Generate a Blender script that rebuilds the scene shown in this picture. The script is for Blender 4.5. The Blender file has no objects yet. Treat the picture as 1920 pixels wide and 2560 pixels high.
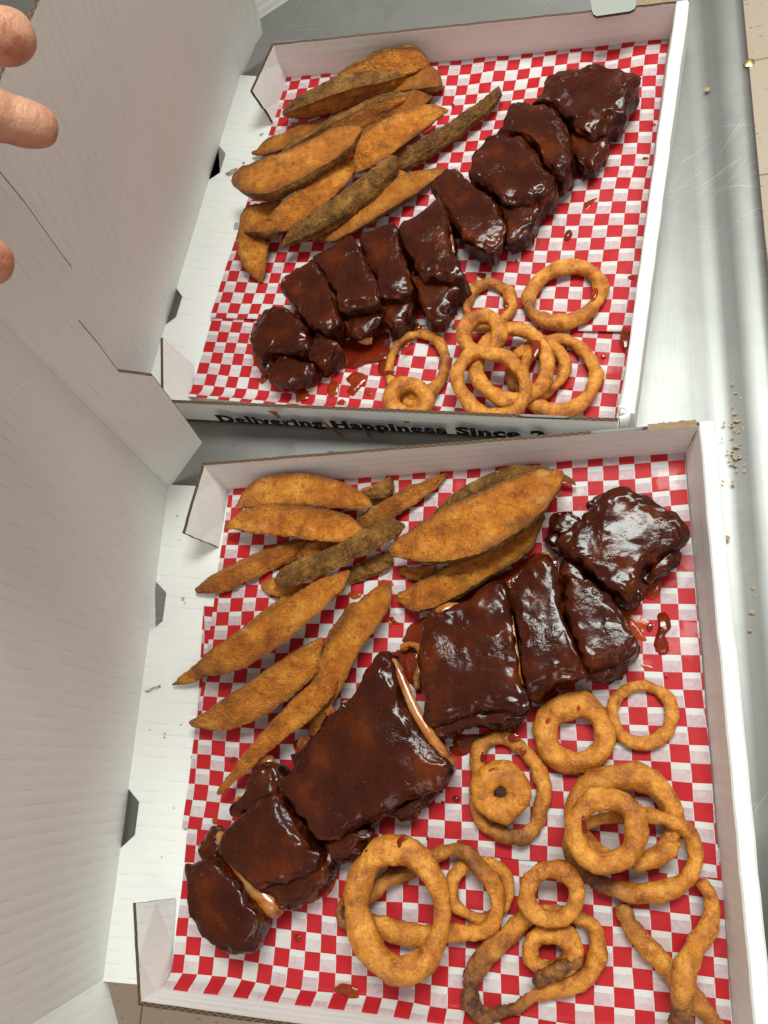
import bpy, bmesh, math, random
from mathutils import Vector, Matrix, noise
random.seed(7)
scn = bpy.context.scene
col = scn.collection

# ------------------------------------------------------------------ camera
F = 1944.69
CAM = Vector((0.33283, 0.16494, 0.58434))
R = Matrix(((0.95707581, 0.05178258, 0.28517442),
            (0.04023183, 0.95065076, -0.30764351),
            (-0.28703186, 0.30591125, 0.90776154)))
cd = bpy.data.cameras.new('camera')
cam = bpy.data.objects.new('camera', cd)
col.objects.link(cam)
cam.matrix_world = Matrix.Translation(CAM) @ R.to_4x4()
cd.sensor_fit = 'VERTICAL'
cd.sensor_height = 36
cd.lens = 36 * F / 2560
cd.clip_start = 0.01
cd.clip_end = 50
scn.camera = cam

# ------------------------------------------------------------------ light
scn.view_settings.view_transform = 'Standard'
scn.view_settings.look = 'None'
scn.view_settings.exposure = 0.0
w = bpy.data.worlds.new('World')
scn.world = w
w.use_nodes = True
w.node_tree.nodes['Background'].inputs[0].default_value = (1.0, 0.89, 0.81, 1)
w.node_tree.nodes['Background'].inputs[1].default_value = 0.42

def area(name, loc, sx, sy, power, color, target=None):
    l = bpy.data.lights.new(name, 'AREA')
    l.shape = 'RECTANGLE'; l.size = sx; l.size_y = sy
    l.energy = power; l.color = color
    o = bpy.data.objects.new(name, l)
    o.location = loc
    if target is not None:
        o.rotation_euler = (Vector(target) - Vector(loc)).to_track_quat('-Z', 'Y').to_euler()
    col.objects.link(o)
    return o
area('ceiling_or_fill_lamp', (0.65, 1.05, 2.0), 1.2, 0.55, 56, (0.93, 1.0, 0.95))
area('ceiling_or_fill_lamp', (1.15, 3.1, 2.0), 0.9, 0.55, 7, (0.93, 1.0, 0.95))
area('ceiling_or_fill_lamp', (0.9, -0.9, 2.0), 1.2, 0.55, 8, (1.0, 0.97, 0.9))  # weak fill light added from the front, not a real ceiling fixture

# ------------------------------------------------------------------ pixel -> point
def un(u, v, z=0.0):
    d = R @ Vector(((u - 960) / F, -(v - 1280) / F, -1))
    return CAM + d * ((z - CAM.z) / d.z)
def ray(u, v, depth):
    return CAM + (R @ Vector(((u - 960) / F, -(v - 1280) / F, -1))) * depth
def unplane(u, v, P, n):
    d = R @ Vector(((u - 960) / F, -(v - 1280) / F, -1))
    return CAM + d * ((P - CAM).dot(n) / d.dot(n))
FR = {'A': (540, 80, 2.592), 'B': (1020, 100, 2.592), 'C': (560, 480, 2.592), 'D': (900, 600, 2.592),
      'E': (420, 1120, 2.592), 'G': (900, 1120, 1.728), 'H': (400, 1560, 2.0738), 'I': (820, 2060, 3.318),
      'J': (1100, 1740, 2.0738), 'P': (0, 0, 1.0)}
def px(fr, x, y):
    a, b, s = FR[fr]
    return a + x / s, b + y / s

# ------------------------------------------------------------------ materials
class NT:
    def __init__(s, name):
        s.m = bpy.data.materials.new(name); s.m.use_nodes = True
        s.t = s.m.node_tree; s.b = s.t.nodes['Principled BSDF']
    def n(s, typ, **kw):
        nd = s.t.nodes.new(typ)
        for k, v in kw.items():
            if k.startswith('i_'):
                key = k[2:]
                key = int(key) if key.isdigit() else key.replace('_', ' ')
                inp = nd.inputs[key]
                if hasattr(v, 'is_output'): s.t.links.new(v, inp)
                else: inp.default_value = v
            else: setattr(nd, k, v)
        return nd
    def math(s, op, a, b=0.5, c=None):
        kw = dict(i_0=a, i_1=b)
        if c is not None: kw['i_2'] = c
        return s.n('ShaderNodeMath', operation=op, **kw).outputs[0]
    def noise(s, scale, detail=4, vec=None, rough=0.55, dist=0.0):
        nd = s.n('ShaderNodeTexNoise', i_Scale=scale, i_Detail=detail, i_Roughness=rough, i_Distortion=dist)
        s.t.links.new(vec if vec is not None else s.pos(), nd.inputs['Vector'])
        return nd.outputs['Fac']
    def pos(s):
        if not hasattr(s, '_p'):
            s._p = s.n('ShaderNodeNewGeometry').outputs['Position']
        return s._p
    def uv(s):
        return s.n('ShaderNodeUVMap', uv_map='UVMap').outputs[0]
    def ramp(s, fac, stops, interp='LINEAR'):
        nd = s.n('ShaderNodeValToRGB', i_Fac=fac)
        cr = nd.color_ramp; cr.interpolation = interp
        while len(cr.elements) < len(stops): cr.elements.new(0.5)
        for e, (p, c) in zip(cr.elements, stops):
            e.position = p
            e.color = (c[0], c[1], c[2], 1) if hasattr(c, '__len__') else (c, c, c, 1)
        return nd.outputs['Color']
    def mix(s, fac, a, b, mode='MIX'):
        nd = s.n('ShaderNodeMix', data_type='RGBA', blend_type=mode)
        def put(sock, v):
            if hasattr(v, 'is_output'): s.t.links.new(v, sock)
            elif hasattr(v, '__len__'): sock.default_value = (v[0], v[1], v[2], 1)
            else: sock.default_value = v
        put(nd.inputs[0], fac); put(nd.inputs[6], a); put(nd.inputs[7], b)
        return nd.outputs[2]
    def set(s, **kw):
        for k, v in kw.items():
            inp = s.b.inputs[k.replace('_', ' ')]
            if hasattr(v, 'is_output'): s.t.links.new(v, inp)
            elif hasattr(v, '__len__'): inp.default_value = (v[0], v[1], v[2], 1) if len(inp.default_value) == 4 else v
            else: inp.default_value = v
    def bump(s, h, strength=0.5, dist=0.001, normal=None):
        kw = dict(i_Height=h, i_Strength=strength, i_Distance=dist)
        if normal is not None: kw['i_Normal'] = normal
        o = s.n('ShaderNodeBump', **kw).outputs[0]
        s.t.links.new(o, s.b.inputs['Normal'])
        return o

def mat_card(name='white_cardboard', k=0.24):
    t = NT(name)
    uv = t.uv()
    sep = t.n('ShaderNodeSeparateXYZ', i_0=uv)
    U, V = sep.outputs[0], sep.outputs[1]
    # flute lines run along U, spaced in V
    wob = t.math('MULTIPLY', t.noise(6, 2, uv), 0.002)
    vv = t.math('ADD', V, wob)
    fr = t.math('FRACT', t.math('DIVIDE', vv, 0.0088), 0)
    d = t.math('ABSOLUTE', t.math('SUBTRACT', fr, 0.5), 0)
    line = t.ramp(d, [(0.0, 1), (0.035, 0.8), (0.075, 0.0)])
    st = t.n('ShaderNodeCombineXYZ', i_0=t.math('MULTIPLY', U, 38), i_1=t.math('MULTIPLY', V, 230))
    dash = t.ramp(t.noise(1.0, 3, st.outputs[0]), [(0.46, 0), (0.6, 1)])
    ln = t.math('MULTIPLY', line, dash)
    base = t.mix(t.noise(14, 3, uv), (0.86, 0.86, 0.835), (0.80, 0.795, 0.77))
    sp = t.ramp(t.noise(420, 1, uv), [(0.76, 0), (0.79, 1)])
    c = t.mix(t.math('MULTIPLY', ln, k), base, (0.36, 0.31, 0.26))
    c = t.mix(t.math('MULTIPLY', sp, 0.35), c, (0.45, 0.4, 0.33))
    t.set(Base_Color=c, Roughness=0.62)
    t.b.inputs['Specular IOR Level'].default_value = 0.3
    wv = t.math('COSINE', t.math('MULTIPLY', fr, 6.2832), 0)
    h = t.math('ADD', t.math('MULTIPLY', wv, 0.5), t.math('MULTIPLY', t.noise(90, 4, uv), 0.5))
    t.bump(h, 0.28, 0.0005)
    return t.m

def mat_kraft():
    t = NT('corrugated_edge')
    uv = t.uv()
    sep = t.n('ShaderNodeSeparateXYZ', i_0=uv)
    U, V = sep.outputs[0], sep.outputs[1]      # U metres along the edge, V 0..1 across
    s = t.math('SINE', t.math('MULTIPLY', U, 2 * math.pi / 0.0062), 0)
    cen = t.math('ADD', 0.5, t.math('MULTIPLY', s, 0.27))
    d = t.math('ABSOLUTE', t.math('SUBTRACT', V, cen), 0)
    wall = t.math('LESS_THAN', d, 0.13)
    e = t.math('GREATER_THAN', t.math('ABSOLUTE', t.math('SUBTRACT', V, 0.5), 0), 0.40)
    m = t.math('MAXIMUM', wall, e)
    k = t.mix(t.noise(900, 2), (0.19, 0.115, 0.065), (0.12, 0.07, 0.038))
    t.set(Base_Color=t.mix(m, (0.05, 0.03, 0.018), k), Roughness=0.9)
    return t.m

def mat_torn():
    t = NT('torn_kraft_paper')
    t.set(Base_Color=t.mix(t.noise(300, 5), (0.42, 0.29, 0.18), (0.2, 0.12, 0.07)), Roughness=0.95)
    t.bump(t.noise(500, 4), 0.8, 0.001)
    return t.m

def mat_paper(name, sq, ou, ov):
    t = NT(name)
    uv = t.uv()
    sep = t.n('ShaderNodeSeparateXYZ', i_0=uv)
    def chk(du, dv):
        a = t.math('FLOOR', t.math('DIVIDE', t.math('ADD', sep.outputs[0], du), sq), 0)
        b = t.math('FLOOR', t.math('DIVIDE', t.math('ADD', sep.outputs[1], dv), sq), 0)
        return t.math('FLOORED_MODULO', t.math('ADD', a, b), 2.0)
    red = chk(ou, ov)
    under = chk(ou + sq * 1.04, ov + sq * 0.34)
    area_ = t.ramp(t.noise(9, 2, uv), [(0.36, 0.0), (0.46, 1.0)])
    tn = t.ramp(t.noise(300, 3, uv), [(0.3, 0.5), (0.7, 1.0)])
    wht = t.mix(t.math('MULTIPLY', t.math('MULTIPLY', under, area_), t.math('MULTIPLY', tn, 0.80)), (0.62, 0.605, 0.585), (0.43, 0.22, 0.26))
    rd = t.mix(t.math('MULTIPLY', under, 0.3), (0.46, 0.015, 0.021), (0.39, 0.012, 0.017))
    grease = t.ramp(t.noise(26, 3, uv), [(0.56, 0.0), (0.60, 1.0)])
    wht = t.mix(t.math('MULTIPLY', grease, 0.30), wht, (0.62, 0.55, 0.47))
    c = t.mix(red, wht, rd)
    c = t.mix(t.math('MULTIPLY', t.noise(260, 3, uv), 0.16), c, t.mix(red, (0.56, 0.50, 0.50), (0.30, 0.010, 0.016)))
    t.set(Base_Color=c, Roughness=t.ramp(grease, [(0, 0.55), (1, 0.3)]))
    t.b.inputs['Specular IOR Level'].default_value = 0.2
    t.bump(t.noise(60, 5, uv), 0.35, 0.0012)
    return t.m

def mat_flesh():
    t = NT('fried_sweet_potato')
    oc = t.n('ShaderNodeObjectInfo').outputs['Random']
    n1 = t.noise(46, 7, rough=0.68)
    c = t.ramp(n1, [(0.32, (0.25, 0.058, 0.005)), (0.43, (0.46, 0.130, 0.009)), (0.54, (0.65, 0.215, 0.017)), (0.66, (0.82, 0.36, 0.050))])
    n2 = t.noise(230, 5, rough=0.7)
    c = t.mix(t.ramp(n2, [(0.34, 0.75), (0.48, 0)]), c, (0.26, 0.062, 0.006))
    c = t.mix(t.ramp(t.noise(560, 3), [(0.60, 0), (0.70, 0.45)]), c, (0.90, 0.46, 0.10))
    pt = t.n('ShaderNodeNewGeometry').outputs['Pointiness']
    edge = t.ramp(pt, [(0.505, 0), (0.57, 1)])
    c = t.mix(t.math('MULTIPLY', edge, 0.6), c, (0.26, 0.10, 0.018))
    burn = t.ramp(t.noise(38, 5, rough=0.7), [(0.56, 0), (0.70, 1)])
    c = t.mix(t.math('MULTIPLY', burn, 0.8), c, (0.16, 0.055, 0.012))
    pale = t.ramp(t.noise(30, 4, rough=0.6), [(0.64, 0), (0.74, 1)])
    c = t.mix(t.math('MULTIPLY', pale, 0.5), c, (0.78, 0.52, 0.20))
    dk = t.n('ShaderNodeAttribute', attribute_name='dark').outputs['Fac']
    c = t.mix(dk, c, (0.19, 0.055, 0.008))
    rim = t.n('ShaderNodeAttribute', attribute_name='rim').outputs['Fac']
    c = t.mix(t.math('MULTIPLY', rim, t.ramp(t.noise(60, 3), [(0.35, 0.35), (0.6, 0.95)])), c, (0.10, 0.038, 0.009))
    c = t.mix(t.math('MULTIPLY', oc, 0.35), c, (0.30, 0.095, 0.012))
    t.set(Base_Color=c, Roughness=t.ramp(n1, [(0.3, 0.38), (0.7, 0.6)]))
    t.b.inputs['Specular IOR Level'].default_value = 0.4
    t.b.inputs['Subsurface Weight'].default_value = 0.08
    t.b.inputs['Subsurface Radius'].default_value = (0.004, 0.0018, 0.0006)
    t.b.inputs['Subsurface Scale'].default_value = 0.5
    h = t.math('ADD', t.math('MULTIPLY', n2, 1.0), t.math('ADD', t.noise(700, 4), t.math('MULTIPLY', n1, 2.0)))
    t.bump(h, 1.0, 0.0026)
    return t.m

def mat_skin():
    t = NT('sweet_potato_skin')
    n1 = t.noise(55, 6, rough=0.65)
    c = t.ramp(n1, [(0.3, (0.070, 0.026, 0.005)), (0.45, (0.140, 0.056, 0.010)), (0.58, (0.25, 0.108, 0.018)), (0.74, (0.42, 0.20, 0.040))])
    n2 = t.noise(260, 5, rough=0.7)
    c = t.mix(t.ramp(n2, [(0.36, 0.75), (0.50, 0)]), c, (0.06, 0.024, 0.006))
    c = t.mix(t.ramp(t.noise(520, 3), [(0.60, 0), (0.70, 0.5)]), c, (0.50, 0.28, 0.09))
    bl = t.ramp(t.noise(24, 4), [(0.60, 0), (0.72, 1)])
    c = t.mix(t.math('MULTIPLY', bl, 0.45), c, (0.06, 0.042, 0.018))
    og = t.ramp(t.noise(42, 4, dist=1.0), [(0.55, 0), (0.68, 0.65)])
    c = t.mix(og, c, (0.38, 0.17, 0.04))
    t.set(Base_Color=c, Roughness=0.5)
    t.b.inputs['Specular IOR Level'].default_value = 0.25
    t.bump(t.math('ADD', t.math('MULTIPLY', n2, 1.4), t.noise(600, 4)), 1.0, 0.0016)
    return t.m

def mat_batter():
    t = NT('fried_batter')
    n1 = t.noise(85, 6, rough=0.62)
    c = t.ramp(n1, [(0.33, (0.28, 0.070, 0.006)), (0.43, (0.48, 0.155, 0.012)), (0.55, (0.66, 0.250, 0.024)), (0.68, (0.80, 0.37, 0.058))])
    n2 = t.noise(330, 5, rough=0.7)
    c = t.mix(t.ramp(n2, [(0.36, 0.65), (0.48, 0)]), c, (0.34, 0.095, 0.010))
    c = t.mix(t.ramp(t.noise(620, 3), [(0.60, 0), (0.70, 0.45)]), c, (0.88, 0.56, 0.18))
    bl = t.ramp(t.noise(45, 4), [(0.58, 0), (0.72, 1)])
    c = t.mix(t.math('MULTIPLY', bl, 0.6), c, (0.28, 0.085, 0.012))
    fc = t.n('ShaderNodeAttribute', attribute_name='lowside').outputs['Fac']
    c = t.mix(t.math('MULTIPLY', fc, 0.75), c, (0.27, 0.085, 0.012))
    dk = t.n('ShaderNodeAttribute', attribute_name='dark').outputs['Fac']
    cr = t.ramp(t.noise(150, 5, rough=0.7), [(0.38, (0.045, 0.012, 0.004)), (0.62, (0.26, 0.090, 0.022))])
    c = t.mix(dk, c, cr)
    t.set(Base_Color=c, Roughness=t.ramp(n2, [(0.3, 0.3), (0.6, 0.55)]))
    t.b.inputs['Subsurface Weight'].default_value = 0.06
    t.b.inputs['Subsurface Radius'].default_value = (0.004, 0.0018, 0.0006)
    t.b.inputs['Subsurface Scale'].default_value = 0.5
    t.bump(t.math('ADD', t.math('MULTIPLY', n2, 1.0), t.noise(800, 3)), 0.7, 0.0014)
    return t.m

def mat_meat():
    t = NT('barbecue_glazed_meat')
    n1 = t.noise(40, 4)
    at = t.n('ShaderNodeAttribute', attribute_name='side').outputs['Fac']
    top = t.ramp(n1, [(0.35, (0.030, 0.0032, 0.0003)), (0.55, (0.049, 0.0066, 0.0005)), (0.72, (0.105, 0.017, 0.0010))])
    sd = t.ramp(t.noise(110, 5), [(0.35, (0.012, 0.0022, 0.001)), (0.56, (0.050, 0.007, 0.002)), (0.72, (0.22, 0.038, 0.004))])
    c = t.mix(at, top, sd)
    c = t.mix(t.ramp(t.noise(1000, 1), [(0.72, 0), (0.76, 0.6)]), c, (0.30, 0.11, 0.03))
    t.set(Base_Color=c, Roughness=t.ramp(t.noise(75, 4), [(0.35, 0.09), (0.66, 0.22)]))
    t.b.inputs['Specular IOR Level'].default_value = 0.30
    t.b.inputs['Coat Weight'].default_value = 0.0
    t.b.inputs['Coat Roughness'].default_value = 0.05
    ms = t.ramp(t.noise(26, 2), [(0.50, 0.0), (0.62, 1.0)])
    k = t.math('ADD', t.math('MULTIPLY', ms, 0.45), at)
    h = t.math('ADD', t.math('MULTIPLY', t.noise(120, 2), t.math('ADD', 0.25, t.math('MULTIPLY', k, 0.9))), t.math('MULTIPLY', t.noise(380, 3, rough=0.6), t.math('ADD', 0.07, t.math('MULTIPLY', k, 0.70))))
    t.bump(h, 0.5, 0.0026)
    return t.m

def mat_bone():
    t = NT('sauced_rib_bone')
    c = t.ramp(t.noise(60, 4), [(0.36, (0.16, 0.03, 0.005)), (0.5, (0.42, 0.13, 0.02)), (0.66, (0.44, 0.21, 0.07)), (0.82, (0.50, 0.36, 0.25))])
    t.set(Base_Color=c, Roughness=0.2)
    t.b.inputs['Coat Weight'].default_value = 0.5
    t.bump(t.noise(200, 4), 0.4, 0.001)
    return t.m

def mat_sauce(name, c1, c2, tr):
    t = NT(name)
    c = t.mix(t.ramp(t.noise(45, 3), [(0.35, 0), (0.65, 1)]), c1, c2)
    t.set(Base_Color=c, Roughness=0.06)
    t.b.inputs['Specular IOR Level'].default_value = 0.6
    t.bump(t.noise(160, 3), 0.22, 0.002)
    tb = t.n('ShaderNodeBsdfTransparent'); tb.inputs[0].default_value = (0.82, 0.20, 0.04, 1)
    mx = t.n('ShaderNodeMixShader', i_0=tr)
    t.t.links.new(t.b.outputs[0], mx.inputs[1]); t.t.links.new(tb.outputs[0], mx.inputs[2])
    t.t.links.new(mx.outputs[0], t.t.nodes['Material Output'].inputs[0])
    return t.m

def mat_steel():
    t = NT('brushed_steel')
    p = t.pos()
    mp = t.n('ShaderNodeMapping', i_0=p); mp.inputs['Scale'].default_value = (420, 9, 60)
    br = t.noise(1, 4, mp.outputs[0])
    sc = []
    for ang, s in ((-0.45, 1), (-0.62, 1), (-0.95, 1), (0.25, 1)):
        m2 = t.n('ShaderNodeMapping', i_0=p); m2.inputs['Rotation'].default_value = (0, 0, ang)
        m3 = t.n('ShaderNodeMapping', i_0=m2.outputs[0]); m3.inputs['Scale'].default_value = (13, 1500, 1)
        sc.append(t.ramp(t.noise(1, 2, m3.outputs[0]), [(0.675, 0), (0.71, 1)]))
    scr = t.math('MAXIMUM', t.math('MAXIMUM', sc[0], sc[1]), t.math('MAXIMUM', sc[2], sc[3]))
    patch = t.ramp(t.noise(7, 3), [(0.45, 0), (0.62, 1)])
    scr = t.math('MULTIPLY', scr, patch)
    cl = t.noise(6, 5)
    sm = t.ramp(t.noise(22, 5, rough=0.7), [(0.45, 0), (0.7, 0.5)])
    c = t.mix(cl, (0.21, 0.208, 0.198), (0.33, 0.326, 0.312))
    c = t.mix(sm, c, (0.22, 0.22, 0.215))
    c = t.mix(t.math('MULTIPLY', scr, 0.45), c, (0.8, 0.8, 0.8))
    t.set(Base_Color=c, Metallic=1.0, Roughness=t.math('ADD', t.math('ADD', 0.46, t.math('MULTIPLY', br, 0.08)), t.math('MULTIPLY', scr, 0.18)))
    h = t.math('ADD', t.math('MULTIPLY', br, 0.12), t.math('MULTIPLY', cl, 2.0))
    t.bump(h, 0.10, 0.002)
    return t.m

def mat_tile():
    t = NT('vinyl_floor_tile')
    oc = t.n('ShaderNodeObjectInfo').outputs['Random']
    c = t.mix(oc, (0.62, 0.50, 0.38), (0.67, 0.55, 0.42))
    mp = t.n('ShaderNodeMapping', i_0=t.pos()); mp.inputs['Scale'].default_value = (60, 130, 1)
    c = t.mix(t.ramp(t.noise(1, 3, mp.outputs[0]), [(0.63, 0), (0.68, 0.8)]), c, (0.25, 0.17, 0.12))
    c = t.mix(t.ramp(t.noise(50, 4), [(0.4, 0), (0.7, 0.4)]), c, (0.62, 0.56, 0.46))
    t.set(Base_Color=c, Roughness=0.35)
    return t.m

def mat_simple(name, c, rough=0.5, **kw):
    t = NT(name); t.set(Base_Color=c, Roughness=rough, **kw); return t.m

def mat_hand():
    t = NT('skin_of_hand')
    n = t.noise(60, 5)
    c = t.ramp(n, [(0.35, (0.40, 0.15, 0.085)), (0.5, (0.52, 0.25, 0.155)), (0.68, (0.62, 0.34, 0.225))])
    c = t.mix(t.ramp(t.noise(25, 3), [(0.5, 0), (0.62, 0.4)]), c, (0.50, 0.15, 0.09))
    t.set(Base_Color=c, Roughness=0.45)
    t.b.inputs['Subsurface Weight'].default_value = 0.15
    t.b.inputs['Subsurface Radius'].default_value = (0.01, 0.004, 0.002)
    t.b.inputs['Subsurface Scale'].default_value = 0.6
    mp = t.n('ShaderNodeMapping', i_0=t.pos()); mp.inputs['Scale'].default_value = (300, 60, 60)
    t.bump(t.math('ADD', t.noise(350, 4), t.math('MULTIPLY', t.noise(1, 3, mp.outputs[0]), 2.0)), 0.5, 0.0012)
    return t.m

M = dict(card=mat_card(), plain=mat_card('plain_white_cardboard', 0.04), kraft=mat_kraft(), torn=mat_torn(), flesh=mat_flesh(), skin=mat_skin(), batter=mat_batter(),
         meat=mat_meat(), bone=mat_bone(), steel=mat_steel(), tile=mat_tile(), hand=mat_hand(),
         puddle=mat_sauce('dark_sauce_pool', (0.13, 0.010, 0.003), (0.22, 0.028, 0.005), 0.30),
         drop=mat_sauce('orange_sauce_drop', (0.21, 0.025, 0.004), (0.36, 0.075, 0.010), 0.42),
         smear=mat_sauce('thin_sauce_smear', (0.50, 0.05, 0.02), (0.58, 0.16, 0.05), 0.62),
         ink=mat_simple('black_print', (0.006, 0.006, 0.006), 0.9),
         stain=mat_simple('grease_stain_grey', (0.40, 0.375, 0.33), 0.35),
         brownstain=mat_simple('brown_stain', (0.25, 0.15, 0.07), 0.4),
         nail=mat_simple('fingernail', (0.70, 0.44, 0.34), 0.25),
         grout=mat_simple('tile_joint', (0.10, 0.08, 0.06), 0.8),
         rust=mat_simple('dried_food_mark', (0.36, 0.22, 0.11), 0.6))

# ------------------------------------------------------------------ object helpers
def tag(o, label=None, cat=None, group=None, kind=None):
    if label: o['label'] = label
    if cat: o['category'] = cat
    if group: o['group'] = group
    if kind: o['kind'] = kind
    return o
def empty(name, loc=(0, 0, 0)):
    o = bpy.data.objects.new(name, None); o.location = loc; o.empty_display_size = 0.01
    col.objects.link(o); return o
def link(name, me, mats, parent=None, smooth=True):
    for m in (mats if isinstance(mats, (list, tuple)) else [mats]): me.materials.append(m)
    if smooth: me.polygons.foreach_set('use_smooth', [True] * len(me.polygons))
    o = bpy.data.objects.new(name, me); col.objects.link(o)
    if parent is not None:
        o.parent = parent
        o.matrix_parent_inverse = Matrix.Translation(parent.location).inverted()
    return o
def mesh(name, vs, fs):
    me = bpy.data.meshes.new(name); me.from_pydata([tuple(v) for v in vs], [], fs); me.update(); return me
def recentre(o):
    me = o.data; c = Vector((0, 0, 0)); n = len(me.vertices)
    for v in me.vertices: c += v.co
    c /= n; c.z = min(v.co.z for v in me.vertices)
    me.transform(Matrix.Translation(-c)); o.location = o.location + c
    return o
def fbm(p, f, o=3):
    s = 0; a = 1
    for i in range(o):
        s += a * noise.noise(p * f); f *= 2.1; a *= 0.5
    return s
def smoothstep(a, b, x):
    t = max(0, min(1, (x - a) / (b - a))); return t * t * (3 - 2 * t)

# panel: a quad of four 3D corners, an outline in (u,v) of the quad, a thickness
def panel(name, P, outline=None, th=0.003, parent=None, cuts=0, bend=None, flip=False, jag=0.0, flutes='u', mats=None):
    P00, P10, P11, P01 = [Vector(p) for p in P]
    Lu = ((P10 - P00).length + (P11 - P01).length) / 2; Lv = ((P01 - P00).length + (P11 - P10).length) / 2
    nrm = (P10 - P00).cross(P01 - P00).normalized()
    if flip: nrm = -nrm
    outline = outline or [(0, 0), (1, 0), (1, 1), (0, 1)]
    bm = bmesh.new()
    pts = []
    for i, (a, b) in enumerate(outline):
        c, d = outline[(i + 1) % len(outline)]
        L = math.hypot((c - a) * Lu, (d - b) * Lv)
        n = max(1, int(L / 0.006)) if jag > 0 else 1
        for k in range(n):
            t = k / n; j = jag * random.uniform(-1, 1) if 0 < k else 0
            pts.append((a + (c - a) * t + j / Lu * (1 if abs(c - a) * Lu < abs(d - b) * Lv else 0),
                        b + (d - b) * t + j / Lv * (0 if abs(c - a) * Lu < abs(d - b) * Lv else 1)))
    vs = [bm.verts.new((a, b, 0)) for a, b in pts]
    bm.faces.new(vs)
    for k in range(1, cuts):
        bmesh.ops.bisect_plane(bm, geom=bm.verts[:] + bm.edges[:] + bm.faces[:], plane_co=(k / cuts, 0, 0), plane_no=(1, 0, 0))
    bmesh.ops.triangulate(bm, faces=[f for f in bm.faces if len(f.verts) > 4])
    uvl = bm.loops.layers.uv.new('UVMap')
    top = bm.faces[:]
    bnd = [e for e in bm.edges if len(e.link_faces) == 1]
    mp = {v: bm.verts.new((v.co.x, v.co.y, 1)) for v in bm.verts[:]}
    for f in top:
        g = bm.faces.new([mp[v] for v in reversed(f.verts)])
    for e in bnd:
        f0 = e.link_faces[0]
        lp = [l for l in f0.loops if l.edge == e][0]
        a, b = lp.vert, lp.link_loop_next.vert
        g = bm.faces.new([b, a, mp[a], mp[b]]); g.material_index = 1
        along = (lambda v: v.co.x * Lu + v.co.y * Lv)
        for l in g.loops: l[uvl].uv = (along(l.vert), l.vert.co.z)
    for f in bm.faces:
        if f.material_index == 0:
            for l in f.loops:
                x, y = l.vert.co.x * Lu, l.vert.co.y * Lv
                l[uvl].uv = (x, y) if flutes == 'u' else (y, x)
    for v in bm.verts:
        u, t, s = v.co
        p = P00 * (1 - u) * (1 - t) + P10 * u * (1 - t) + P11 * u * t + P01 * (1 - u) * t
        if bend: p = p + nrm * bend(u, t)
        v.co = p - nrm * (th * s)
    bmesh.ops.recalc_face_normals(bm, faces=bm.faces[:])
    me = bpy.data.meshes.new(name); bm.to_mesh(me); bm.free()
    return link(name, me, mats or [M['card'], M['kraft']], parent, smooth=False)

# ------------------------------------------------------------------ the setting: counter and floor
def counter():
    root = empty('steel_counter', (0.2, 0.5, 0))
    tag(root, 'scratched stainless steel counter with a raised rim along its right side', 'counter')
    # profile across x (relative to the edge line), extruded along y
    prof = [(-1.5, 0), (-0.075, 0), (-0.062, -0.0006), (-0.050, -0.0035), (-0.042, -0.0042), (-0.034, -0.0030), (-0.026, 0.0010), (-0.018, 0.0030), (-0.010, 0.0036),
            (-0.004, 0.0026), (-0.001, 0.0), (0.0, -0.004), (0.0, -0.04), (-0.004, -0.04)]
    ys = [0.016 + i * 0.12 for i in range(20)]
    vs = []; fs = []
    for j, y in enumerate(ys):
        ex = 0.4425 + 0.029 * y
        for (x, z) in prof: vs.append((ex + x, y, z + (0.0004 * noise.noise(Vector((x * 20, y * 3, 0))) if x > -0.06 else 0)))
    n = len(prof)
    for j in range(len(ys) - 1):
        for i in range(n - 1):
            fs.append((j * n + i, j * n + i + 1, (j + 1) * n + i + 1, (j + 1) * n + i))
    # turned down front apron
    b = len(vs)
    for (x, z) in prof[:-1]: vs.append((0.4425 + x, 0.016, z - 0.04 if z > -0.02 else z))
    for i in range(n - 2): fs.append((i + 1, i, b + i, b + i + 1))
    me = mesh('worktop', vs, fs)
    link('worktop', me, M['steel'], root)
    # screw on the rim, crumbs and marks
    def blob(name, u, v, r, m, z=0.0045):
        c = un(u, v, z)
        vv = [c + Vector((0, 0, r * 0.5))]; n = 14
        for k in range(n):
            a = 2 * math.pi * k / n; rr = r * (1 + 0.35 * noise.noise(Vector((math.cos(a) * 2, math.sin(a) * 2, u))))
            vv.append(c + Vector((rr * math.cos(a), rr * math.sin(a), 0)))
        return link(name, mesh(name, vv, [(0, k + 1, (k + 1) % n + 1) for k in range(n)]), m, root)
    s = blob('rim_screw', 1873, 157, 0.0045, mat_simple('brass_screw', (0.5, 0.42, 0.15), 0.3, Metallic=1.0))
    marks = [(1768, 223, .0022), (1837, 460, .004), (1740, 1300, .0022)]
    for (u, v, r) in marks: blob('food_mark', u, v, r, M['rust'], 0.0004)
    random.seed(3)
    for k in range(60):
        u = 1848 + random.gauss(0, 16) - (0 if k % 2 else 8); v = 1090 + random.gauss(0, 62) + (1850 - u) * 0.9
        if u > 1905: continue
        c = un(u, v, 0.0005); r = random.uniform(.0003, .0011)
        vv = []; n = 8; an = random.uniform(0, 3)
        for q in range(n):
            a = 2 * math.pi * q / n
            x, y = r * math.cos(a), r * random.uniform(1, 2.3) * math.sin(a)
            vv.append(c + Vector((x * math.cos(an) - y * math.sin(an), x * math.sin(an) + y * math.cos(an), 0)))
        link('food_mark', mesh('food_mark', vv, [tuple(range(n))]), M['rust'], root)
    for (u, v, r) in [(1914, 1262, .003), (1818, 1345, .002), (1884, 1470, .0015), (1888, 1490, .001), (1880, 1530, .0018), (1875, 1575, .0012)]:
        blob('food_mark', u, v, r, M['rust'], 0.0004)
counter()

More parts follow.
